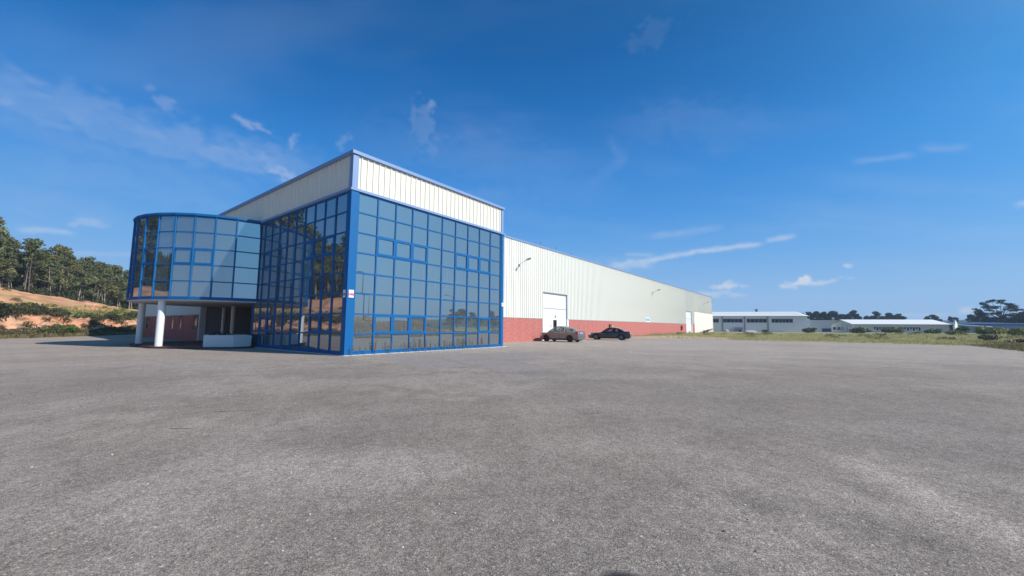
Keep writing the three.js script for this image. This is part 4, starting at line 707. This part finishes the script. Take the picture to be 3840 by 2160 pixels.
{
  const protos = [1, 2, 3, 4, 5, 6].map((k) => { const pine = k === 3 || k === 6; const t = tree(pine ? 'pine_tree' : 'eucalyptus_tree', pine ? 'dark rounded pine in the wood above the clay bank' : 'slender pale trunked eucalyptus in the wood above the clay bank', pine ? 'pines in the wood on the bank' : 'eucalyptus trees in the wood on the bank', woodTree(200 + k, pine ? 'pine' : 'gum'), pine ? M.bark : M.paleBark, [0, 0, 0], 0); t.userData.base = pine ? 'pine_tree' : 'eucalyptus_tree'; t.used = false; return t; });
  const r = rng(42);
  const put = (s, u, h, k = r() * 6 | 0) => { const p = protos[k], [X, Z] = bankXY(s, u), y = bankHeight(s, u) - 0.15, sc = h / 10, turn = r() * 6.28, wide = sc * (0.9 + 0.3 * r()); let o = p; if (p.used) o = copy(p, X, y, Z, turn); else { p.used = true; place(p, X, y, Z, turn); } o.scale.set(wide, sc, wide); };
  // front edge of the wood, then rows behind it
  for (let s = -26; s < 92; s += 1.75) {
    const H = s < 20 ? 15.5 - 1.2 * Math.sin(s * 0.35) : s < 30 ? lerp(12.8, 11.2, (s - 20) / 10) : 10.8 + 1.2 * Math.sin(s * 0.33);
    put(s + r() * 1.4, 26.5 + r() * 2.5, H * (0.66 + 0.26 * r())); put(s + r() * 1.4, 31 + r() * 4, H * (0.8 + 0.22 * r())); if (s > 8) put(s + 4 + r() * 2, 38 + r() * 7, H * ((s < 30 && s > 14 ? 0.84 : 0.96) + 0.22 * r())); if (s > 4 && r() < 0.75) put(s + 6 + r() * 3, 47 + r() * 10, H * ((s < 30 ? 0.82 : 0.95) + 0.2 * r()));
  }
  put(10.5, 25, 21, 1); put(13.5, 26, 18, 3); put(37, 33, 15.5, 0); put(40, 33, 14, 4);
}
// undergrowth on the bank and in the wood
function clumps(name, label, list, geo, mat) {
  const im = new THREE.InstancedMesh(geo, mat, list.length), m = new THREE.Matrix4(), q = new THREE.Quaternion(), e = new THREE.Euler(), c = new THREE.Color();
  list.forEach(([X, Y, Z, sx, sy, sz, turn, col], i) => { e.set(0, turn, 0); q.setFromEuler(e); m.compose(new THREE.Vector3(X, Y, Z), q, new THREE.Vector3(sx, sy, sz)); im.setMatrixAt(i, m); im.setColorAt(i, c.setRGB(...col)); });
  im.name = numbered(name); im.castShadow = im.receiveShadow = true; scene.add(im); place(im, 0, 0, 0); return tag(im, label, null, null, 'stuff');
}
const bushGeo = leafCloud(rng(61), [[0, 0.45, 0, 0.75, 0.5, 0.75], [0.5, 0.35, 0.3, 0.5, 0.4, 0.5], [-0.4, 0.4, -0.4, 0.55, 0.45, 0.5], [-0.3, 0.75, 0.3, 0.4, 0.35, 0.4], [0.2, 0.8, -0.3, 0.35, 0.3, 0.4]], 190, 0.17, [1, 1, 1], { spread: 0.5 });
{
  const r = rng(7), list = [], wood = [];
  for (let s = -45; s < 85; s += 0.42) {
    const right = smooth(20, 12, s), [a, b] = [3.6 + r() * 3.2, 0.7 + r() * 1.0];
    const put = (u, sc, hy, col, l = list) => { const [X, Z] = bankXY(s + (r() - 0.5), u); l.push([X, bankHeight(s, u) - 0.12, Z, sc, hy, sc, r() * 6, col]); };
    const g = 0.7 + 0.6 * r();
    if (r() < 0.35 + 0.6 * right) put(a, 0.75 + 0.75 * r(), 0.6 + 0.5 * r(), [0.085 * g, 0.088 * g, 0.042 * g]);
    if (r() < 0.9) put(b, 0.6 + 0.5 * r(), 0.5 + 0.7 * r() * vnoise(s * 0.3, 2), r() < 0.4 ? [0.17 * g, 0.14 * g, 0.075 * g] : [0.105 * g, 0.115 * g, 0.045 * g]);
    if (r() < 0.25) put(2.2 + r() * 1.6, 0.5 + 0.5 * r(), 0.5 + 0.4 * r(), [0.1 * g, 0.09 * g, 0.05 * g]);
    if (r() < 0.12) put(12 + r() * 13, 0.3 + 0.4 * r(), 0.3 + 0.4 * r(), [0.12 * g, 0.11 * g, 0.05 * g]);
    if (r() < 0.3) put(8 + r() * 6, 0.4 + 0.5 * r(), 0.3 + 0.3 * r(), [0.17 * g, 0.19 * g, 0.04 * g]);
    for (let k = 0; k < 2; k++) put(26 + r() * 13, 1.0 + 0.9 * r(), 1.1 + 1.6 * r(), [0.055 * g, 0.068 * g, 0.028 * g], wood);
    for (let k = 0; k < (s < 26 ? 6 : 3); k++) put((s < 26 ? 28 : 33) + r() * 22, 1.4 + 1.3 * r(), (s < 26 ? 3.6 : 2.2) + 3.0 * r(), [0.045 * g, 0.056 * g, 0.024 * g], wood);
  }
  clumps('bank_undergrowth', 'dark scrub and dry bushes along the clay bank', list, bushGeo, M.grass);
  clumps('wood_undergrowth', 'dark scrub between the trunks of the wood', wood, bushGeo, M.grass);
}
function bush(label, X, Y, Z, w, h, col, seed) {
  const r = rng(seed), t = thing('bush', label, 'bush', [X, Y, Z], r() * 6), blobs = [];
  for (let k = 0; k < 9; k++) { const a = r() * 6.28, d = Math.sqrt(r()) * w * 0.36, R = w * (0.16 + 0.1 * r()); blobs.push([Math.cos(a) * d, h * (0.35 + 0.35 * r()), Math.sin(a) * d, R, h * (0.26 + 0.12 * r()), R]); }
  const size = clamp(w * 0.1, 0.12, 0.4), m = mesh('foliage', leafCloud(r, blobs, 26 / (size * size) * 0.55, size, col, { spread: 0.7 }), M.leaf, t);
  mesh('stems', merge(blobs.slice(0, 5).map(([x, y, z]) => rod([x * 0.3, -0.1, z * 0.3], [x, y, z], 0.03, 5))), M.bark, t); return t;
}
// turns a spot given as metres right of and in front of the camera into the site frame
const spot = (x, d) => { const a = x - CX, b = -d - CZ; return [a * AX[0] + b * AX[1], a * AZ[0] + b * AZ[1]]; };
{
  const [gx, gz] = bankXY(8.6, 1.0); bush('bright green bush at the foot of the clay bank', gx, 0.2, gz, 2.3, 1.25, [0.10, 0.17, 0.035], 5);
  const [hx, hz] = bankXY(3.9, 3.6); bush('dark bush hanging over the top of the clay cut', hx, 1.9, hz, 2.8, 1.5, [0.05, 0.062, 0.03], 6);
  const list = [
    ['round dark bush at the right corner of the factory hall', 1112, 118, 3.9, 1.9, [0.109, 0.138, 0.072]], ['small bush in front of the factory hall wall', 942, 125, 2.2, 1.3, [0.087, 0.116, 0.058]],
    ['broad dark bush in front of the shed gable windows', 1298, 95, 4.3, 2.0, [0.102, 0.131, 0.065]], ['rounded green bush before the shed, left of its long window', 1402, 92, 2.8, 1.9, [0.174, 0.210, 0.087]], ['grey green bush before the middle of the shed window row', 1446, 90, 2.5, 1.75, [0.189, 0.217, 0.109]],
    ['low dark bush in front of the right half of the shed', 1570, 88, 3.2, 1.5, [0.123, 0.152, 0.072]], ['low bush at the foot of the shed end gable', 1642, 92, 2.4, 1.3, [0.174, 0.196, 0.072]], ['tall dark green bush under the pale steel frame', 1682, 100, 3.8, 2.7, [0.072, 0.116, 0.072]],
    ['wide pale bush in front of the blue shed', 1793, 72, 5.4, 1.9, [0.290, 0.312, 0.123]], ['dark olive bush low in the grass near the right edge', 1779, 44, 1.9, 0.95, [0.109, 0.123, 0.072]], ['pale rounded bush at the right edge of the photo', 1890, 60, 3.4, 1.9, [0.268, 0.297, 0.123]], ['low spreading bush in the grass right of the shed', 1655, 68, 3.0, 1.15, [0.203, 0.225, 0.094]],
    ['brownish dead brush by the asphalt at the right edge', 1888, 38, 1.9, 0.75, [0.232, 0.145, 0.109]],
  ];
  list.forEach(([label, px, d, w, h, col], k) => { const [X, Z] = spot(px / 1481.65 * d, d); bush(label, X, fieldHeight(X, Z) - 0.1, Z, w * 0.92, h * 0.85, col, 70 + k); });
}
// grass
{
  const r = rng(15), pos = [], col = []; for (let k = 0; k < 9; k++) { const a = r() * 6.28, d = 0.12 * r(), l = 0.5 + 0.5 * r(), w = 0.028, x = Math.cos(a) * d, z = Math.sin(a) * d, b = r() * 6.28, o = 0.35 * r(); pos.push(x - Math.sin(a) * w, 0, z + Math.cos(a) * w, x + Math.sin(a) * w, 0, z - Math.cos(a) * w, x + Math.cos(b) * o, l, z + Math.sin(b) * o); const t = 0.7 + 0.6 * r(); for (let q = 0; q < 3; q++) col.push(t, t, t); }
  const tuft = tris(pos, null, null, col), dry = (g, q) => q < 0.55 ? [0.56 * g, 0.49 * g, 0.25 * g] : q < 0.85 ? [0.40 * g, 0.42 * g, 0.17 * g] : [0.60 * g, 0.52 * g, 0.33 * g];
  const field = [], weeds = [], bank = [], slope = [], scrub = [];
  for (let k = 0; k < 52000; k++) { const X = 43.6 + 62 * Math.pow(r(), 1.7), Z = -9 + 52 * r(), n = fbm(X * 0.16, Z * 0.16, 3), bare = smooth(0.46, 0.62, fbm(X * 0.08 + 3, Z * 0.16, 3)) * smooth(16, 8, Z); if (r() < bare * 0.9 || (Z < -3.5 && X < 50)) continue; const s = (0.12 + 0.32 * n * r()) * (1 + (X - 44) * 0.012) * (1 - 0.55 * smooth(46, 44, X)); field.push([X, fieldHeight(X, Z) - 0.05, Z, s * 1.5, s, s * 1.5, r() * 6.28, dry(0.65 + 0.7 * r(), r())]); }
  for (let k = 0; k < 5200; k++) { const X = 47 + 63 * r(), Z = ZF + 0.2 + 3.4 * r() * r(), s = (0.25 + 0.9 * r() * r() * vnoise(X * 0.7, 4)) * smooth(46, 60, X); if (s > 0.1 && !(X > 81.5 && X < 87.5 && r() < 0.6)) weeds.push([X, -0.03, Z, s, s, s, r() * 6, dry(0.5 + 0.5 * r(), r() * 0.9)]); }
  for (let k = 0; k < 16000; k++) { const s0 = -45 + 120 * r(), up = r() < 0.45, u = up ? 6.5 + 7 * r() : 0.2 + 1.7 * r() * r(), [X, Z] = bankXY(s0, u), s = up ? 0.2 + 0.35 * r() : 0.2 + 0.45 * r(), g = 0.7 + 0.6 * r(); bank.push([X, bankHeight(s0, u) - 0.05, Z, s * 1.3, s, s * 1.3, r() * 6, up ? [0.25 * g, 0.27 * g, 0.06 * g] : [0.27 * g, 0.225 * g, 0.12 * g]]); }
  for (let k = 0; k < 9000; k++) { const X = -20 + 75 * r(), Z = 28.8 + 14 * r() * r(), s = 0.15 + 0.25 * r(), g = 0.6 + 0.6 * r(); slope.push([X, rearHeight(X, Z) - 0.05, Z, s * 1.4, s, s * 1.4, r() * 6, [0.26 * g, 0.22 * g, 0.10 * g]]); }
  for (let k = 0; k < 300; k++) { const X = 56 + 70 * r(), Z = -2 + 54 * r(), g = 0.6 + 0.7 * r(), n = fbm(X * 0.09, Z * 0.09, 3); if (n < 0.52 || (X > 95 && Z < 34)) continue; const s = 0.3 + 0.8 * r() * n; scrub.push([X, fieldHeight(X, Z) - 0.15, Z, s * 1.4, s * (0.6 + 0.5 * r()), s * 1.4, r() * 6, [0.25 * g, 0.27 * g, 0.11 * g]]); }
  clumps('field_grass', 'dry yellow green grass covering the field', field, tuft, M.grass);
  clumps('wall_weeds', 'dry weeds growing along the foot of the warehouse', weeds, tuft, M.grass);
  clumps('bank_grass', 'dry verge grass along the clay bank', bank, tuft, M.grass);
  clumps('slope_grass', 'dry grass at the edge of the far side of the yard', slope, tuft, M.grass);
  clumps('field_scrub', 'low scattered scrub over the field', scrub, bushGeo, M.grass);
}
// weeds at the foot of the glass front
{
  const make = (seed) => { const r = rng(seed), st = [], pos = []; const blobs = []; for (let k = 0; k < 3; k++) { const x = (r() - 0.5) * 0.12, h = 0.6 + 0.4 * r(), dx = (r() - 0.5) * 0.2; st.push(rod([x, 0, 0], [x + dx, h, (r() - 0.5) * 0.1], 0.006, 5)); for (let q = 0; q < 5; q++) { const t = 0.2 + 0.8 * q / 5; blobs.push([x + dx * t, h * t, 0, 0.05, 0.07, 0.05]); } } return { st: merge(st), lf: leafCloud(r, blobs, 1500, 0.045, [0.17, 0.14, 0.09], { spread: 0.5, long: 2 }) }; };
  const label = 'dry weed stalks at the foot of the blue glass front', group = 'weeds at the foot of the glass front', protos = [1, 2, 3].map((k) => { const g = make(300 + k), t = thing('weed', label, 'weed', [0, 0, 0], 0, group); t.userData.base = 'weed'; mesh('stalk', g.st, std(0.16, 0.12, 0.08, 1), t); mesh('leaves', g.lf, M.leaf, t); return t; });
  const r = rng(33), xs = [0.25, 0.62, 0.95, 1.5, 2.28, 2.42, 3.0, 3.42, 3.62, 4.05, 4.3, 4.72, 5.15, 5.5, 5.82, 6.15, 6.62, 6.8, 7.05, 7.35, 7.7, 7.95, 8.3, 8.62, 9.1, 9.5, 10.1];
  xs.forEach((x, i) => { const p = protos[i % 3], s = 0.35 + 0.55 * r(), z = 0.15 + 0.1 * r(); let o = p; if (i < 3) place(p, x, 0, z, r() * 6); else o = copy(p, x, 0, z, r() * 6); o.scale.set(s, s, s); });
}
{ // planter shrubs
  const t = thing('planter_shrub', 'dark low shrubs growing in the white planter', 'shrub', M.planterSpot); mesh('foliage', leafCloud(rng(9), [[-0.5, 0.1, 0.2, 0.4, 0.22, 0.4], [0.1, 0.12, 0.5, 0.45, 0.24, 0.4], [0.3, 0.08, -0.4, 0.4, 0.2, 0.5], [-0.2, 0.1, -0.7, 0.4, 0.2, 0.4]], 420, 0.09, [0.03, 0.035, 0.02]), M.leaf, t); mesh('stems', merge([rod([0, -0.1, 0], [0.1, 0.2, 0.3], 0.012), rod([0, -0.1, 0], [-0.4, 0.2, 0.1], 0.012)]), M.bark, t);
}
// far pines behind the hall and the shed
function farPine(seed) {
  const r = rng(seed), blobs = [], tr = [limb([[0, 0, 0], [0.2, 4, 0.1], [0.1, 9.4, 0]], 0.26, 0.08)];
  for (let k = 0; k < 17; k++) { const h = lerp(3.0, 10.4, Math.pow((k + r()) / 17, 0.85)), a = r() * 6.28, d = (2.7 - 2.2 * smooth(4, 10.6, h)) * (0.3 + 0.75 * r()), R = 0.6 + 0.5 * r(); blobs.push([Math.cos(a) * d, h, Math.sin(a) * d, R * 1.3, R * 0.75, R * 1.3]); tr.push(limb([[0.1, h - 0.6, 0], [Math.cos(a) * d, h, Math.sin(a) * d]], 0.07, 0.03)); }
  return { trunk: merge(tr), crown: leafCloud(r, blobs, 110, 0.42, [0.045, 0.062, 0.045], { spread: 0.7 }) };
}
{
  const label = 'dark pine in the row beyond the far white roofs', group = 'pines beyond the far roofs', protos = [1, 2, 3, 4].map((k) => { const t = tree('distant_pine', label, group, farPine(400 + k), M.bark, [0, 0, 0], 0); t.userData.base = 'distant_pine'; return t; });
  const r = rng(50); let i = 0;
  const put = (px, d, h, lab) => { const p = protos[i % 4], [X, Z] = spot((px - 1920) / 1481.65 * d, d), s = h / 10.8, w = s * (0.9 + 0.35 * r()), turn = r() * 6; let o = p; if (i < 4) place(p, X, -0.1, Z, turn); else o = copy(p, X, -0.1, Z, turn); i++; o.scale.set(w, s, w); };
  for (const [px, h] of [[2985, 9.6], [2962, 9.2], [2924, 9.3], [3008, 9.4], [3030, 10.4], [3046, 9.8], [3062, 10.9], [3076, 9.5], [3092, 10.8], [3108, 10.0], [3123, 10.9], [3138, 9.0], [3150, 9.4], [3166, 9.6], [3182, 9.8], [3200, 11.6], [3216, 9.4], [3247, 8.4], [3262, 8.3], [3284, 10.6], [3303, 8.3], [3320, 8.4], [3331, 10.4], [3353, 8.6], [3368, 10.0], [3384, 8.2], [3476, 8.5], [3497, 9.2], [3512, 8.0], [3563, 8.6], [3580, 8.0]]) put(px, 226 + 16 * r(), h * 1.06 + 0.4);
  for (const [px, d, h] of [[3638, 172, 8.1], [3655, 175, 7.6], [3674, 168, 9.6], [3690, 176, 7.4], [3705, 178, 6.8], [3716, 185, 7], [3832, 175, 9.4], [3850, 176, 9.6], [3870, 172, 10], [3735, 190, 7.4], [3800, 190, 7.2], [3760, 192, 7.4], [3780, 194, 7.2], [3820, 190, 7.3]]) put(px, d, h);
  // beyond the yard behind the camera: seen in the glass front
  for (const [xp, d, h] of [[7.2, 120, 7.5], [7.7, 124, 8.8], [8.9, 122, 6.8], [9.2, 128, 5.6], [10.9, 118, 7.2], [1.1, 115, 4.5], [2.2, 118, 3.6], [2.9, 122, 3.4], [5.0, 125, 3.0], [5.9, 130, 3.2], [12.5, 116, 8]]) {
    const L = Math.hypot(xp + 10.2, 17.85), X = xp + (xp + 10.2) / L * d, Z = 17.85 / L * d, p = protos[i % 4], o = copy(p, X, rearHeight(X, Math.min(Z, 170)) - 0.2, Z, r() * 6); i++; const s = h / 10.8; o.scale.set(s * 1.3, s, s * 1.3); o.userData.label = 'dark pine across the yard mirrored low in the glass front'; o.userData.group = 'pines mirrored in the glass front';
  }
}
{ // the big spreading tree at the right edge
  const [X, Z] = spot((3752 - 1920) / 1481.65 * 160, 160), r = rng(88), blobs = [], tr = [limb([[0, 0, 0], [0.3, 3, 0], [0.2, 5.5, 0.2]], 0.5, 0.34)];
  const ends = [[-6.6, 9.2], [-5.4, 8.0], [-4.6, 10.4], [-3.4, 12.2], [-1.6, 12.9], [0.4, 12.6], [2.4, 11.7], [4.0, 10.9], [-3.0, 9.6], [-1.0, 10.6], [1.4, 10.0], [3.6, 9.3], [5.6, 9.6], [6.8, 8.4], [8.2, 7.4], [-4.6, 6.4], [-2.6, 7.6], [0.2, 8.2], [2.6, 7.6], [5.0, 7.0], [7.0, 6.2], [8.8, 5.6], [-1.4, 5.6], [3.6, 5.4], [6.0, 4.6], [-2.8, 4.4], [1.0, 4.4], [8.4, 4.0], [9.6, 6.6], [10.2, 5.2], [6.4, 5.6], [4.4, 6.2], [7.6, 3.4], [5.0, 3.6], [2.4, 3.6], [9.8, 3.2], [0, 6.6], [-4.2, 5.0]];
  for (const [x, y] of ends) { const z = (r() - 0.5) * 6; tr.push(limb([[0.2, Math.min(5.4, y - 1), 0.1], [x * 0.5, y * 0.5 + 3, z * 0.5], [x, y - 0.1, z]], 0.16, 0.03)); for (let k = 0; k < 5; k++) blobs.push([x + (r() - 0.5) * 2.2, y + (r() - 0.6) * 1.3, z + (r() - 0.5) * 2.2, 0.7 + 0.6 * r(), 0.3 + 0.25 * r(), 0.8 + 0.5 * r()]); }
  // the crown lies across the view
  const t = thing('spreading_tree', 'big dark spreading tree with layered boughs at the right edge', 'tree', [X, 0.2, Z], -TURN - 0.6);
  mesh('trunk', merge(tr), M.bark, t); mesh('crown', leafCloud(r, blobs, 80, 0.42, [0.042, 0.052, 0.045], { flat: 0.5, spread: 0.6 }), M.leaf, t);
}
// ------------------------------------------------------------------ bits and pieces
{
  const t = thing('scrap_pile', 'dark pile of scrap planks against the peach end of the warehouse', 'scrap pile', [94, 0, ZF + 1.6]), r = rng(19);
  mesh('log', new THREE.IcosahedronGeometry(0.55, 2).scale(2.0, 0.75, 0.8).translate(-1.8, 0.35, 0), std(0.035, 0.022, 0.025, 0.95), t);
  for (let k = 0; k < 8; k++) mesh('plank', box(3.6 + 2 * r(), 0.08, 0.22).rotateZ(0.12 - 0.22 * r()).rotateY((r() - 0.5) * 0.5).translate(1.2 + r() * 2.5, 0.5 + 0.5 * r(), (r() - 0.5) * 0.8), std(0.07 + 0.04 * r(), 0.05, 0.04, 0.95), t);
  mesh('heap', new THREE.IcosahedronGeometry(0.6, 2).scale(4.2, 0.55, 1).translate(1.5, 0.1, 0), std(0.16, 0.13, 0.13, 1), t);
  const [sx, sz] = spot((2812 - 1920) / 1481.65 * 138, 138); const w = thing('white_sheet', 'white sheet lying in the grass before the factory hall', 'sheet', [sx, 0.1, sz], -TURN); mesh('sheet', new RoundedBoxGeometry(3.4, 0.14, 1.4, 3, 0.05).rotateX(0.12).translate(0, 0.3, 0), M.white, w);
  const [qx, qz] = spot((2719 - 1920) / 1481.65 * 122, 122), g = new THREE.IcosahedronGeometry(0.8, 3), p = g.attributes.position; for (let i = 0; i < p.count; i++) { const q = 0.75 + 0.5 * fbm(p.getX(i) * 1.4 + 9, p.getZ(i) * 1.4 + p.getY(i), 3); p.setXYZ(i, p.getX(i) * q * 1.3, p.getY(i) * q * 0.75, p.getZ(i) * q); } g.computeVertexNormals();
  const st = thing('boulder', 'pale boulder in the grass left of the hall porch', 'boulder', [qx, 0.35, qz]); mesh('stone', g, std(0.4, 0.34, 0.28, 0.95), st);
  const [fx, fz] = bankXY(0.9, 1.9), fp = thing('fence_post', 'dark thin post standing on the clay bank at the left edge', 'post', [fx, 0.9, fz]); mesh('post', cyl(0.035, 0.045, 2.0, 8).translate(0, 0.9, 0), std(0.08, 0.04, 0.04, 0.9), fp); mesh('cap', cyl(0.05, 0.05, 0.05, 8).translate(0, 1.92, 0), M.dark, fp);
  // loose stones on the asphalt
  const g2 = new THREE.IcosahedronGeometry(1, 1).scale(1, 0.6, 0.8), list = [], r2 = rng(71);
  for (let k = 0; k < 500; k++) { const a = (r2() - 0.5) * 2.1, d = 2.2 + 16 * Math.pow(r2(), 1.5), [X, Z] = spot(Math.sin(a) * d, Math.cos(a) * d); if (Z < 1) continue; const s = 0.003 + 0.008 * Math.pow(r2(), 3) + d * 0.00012, v = r2() < 0.85 ? 0.36 + 0.34 * r2() : 0.06 + 0.08 * r2(); list.push([X, s * 0.4, Z, s, s, s, r2() * 6, [v, v * 0.96, v * 0.9]]); }
  clumps('loose_stones', 'tiny loose stones scattered over the asphalt', list, g2, std(1, 1, 1, 0.9));
}
renderer.render(scene, camera);
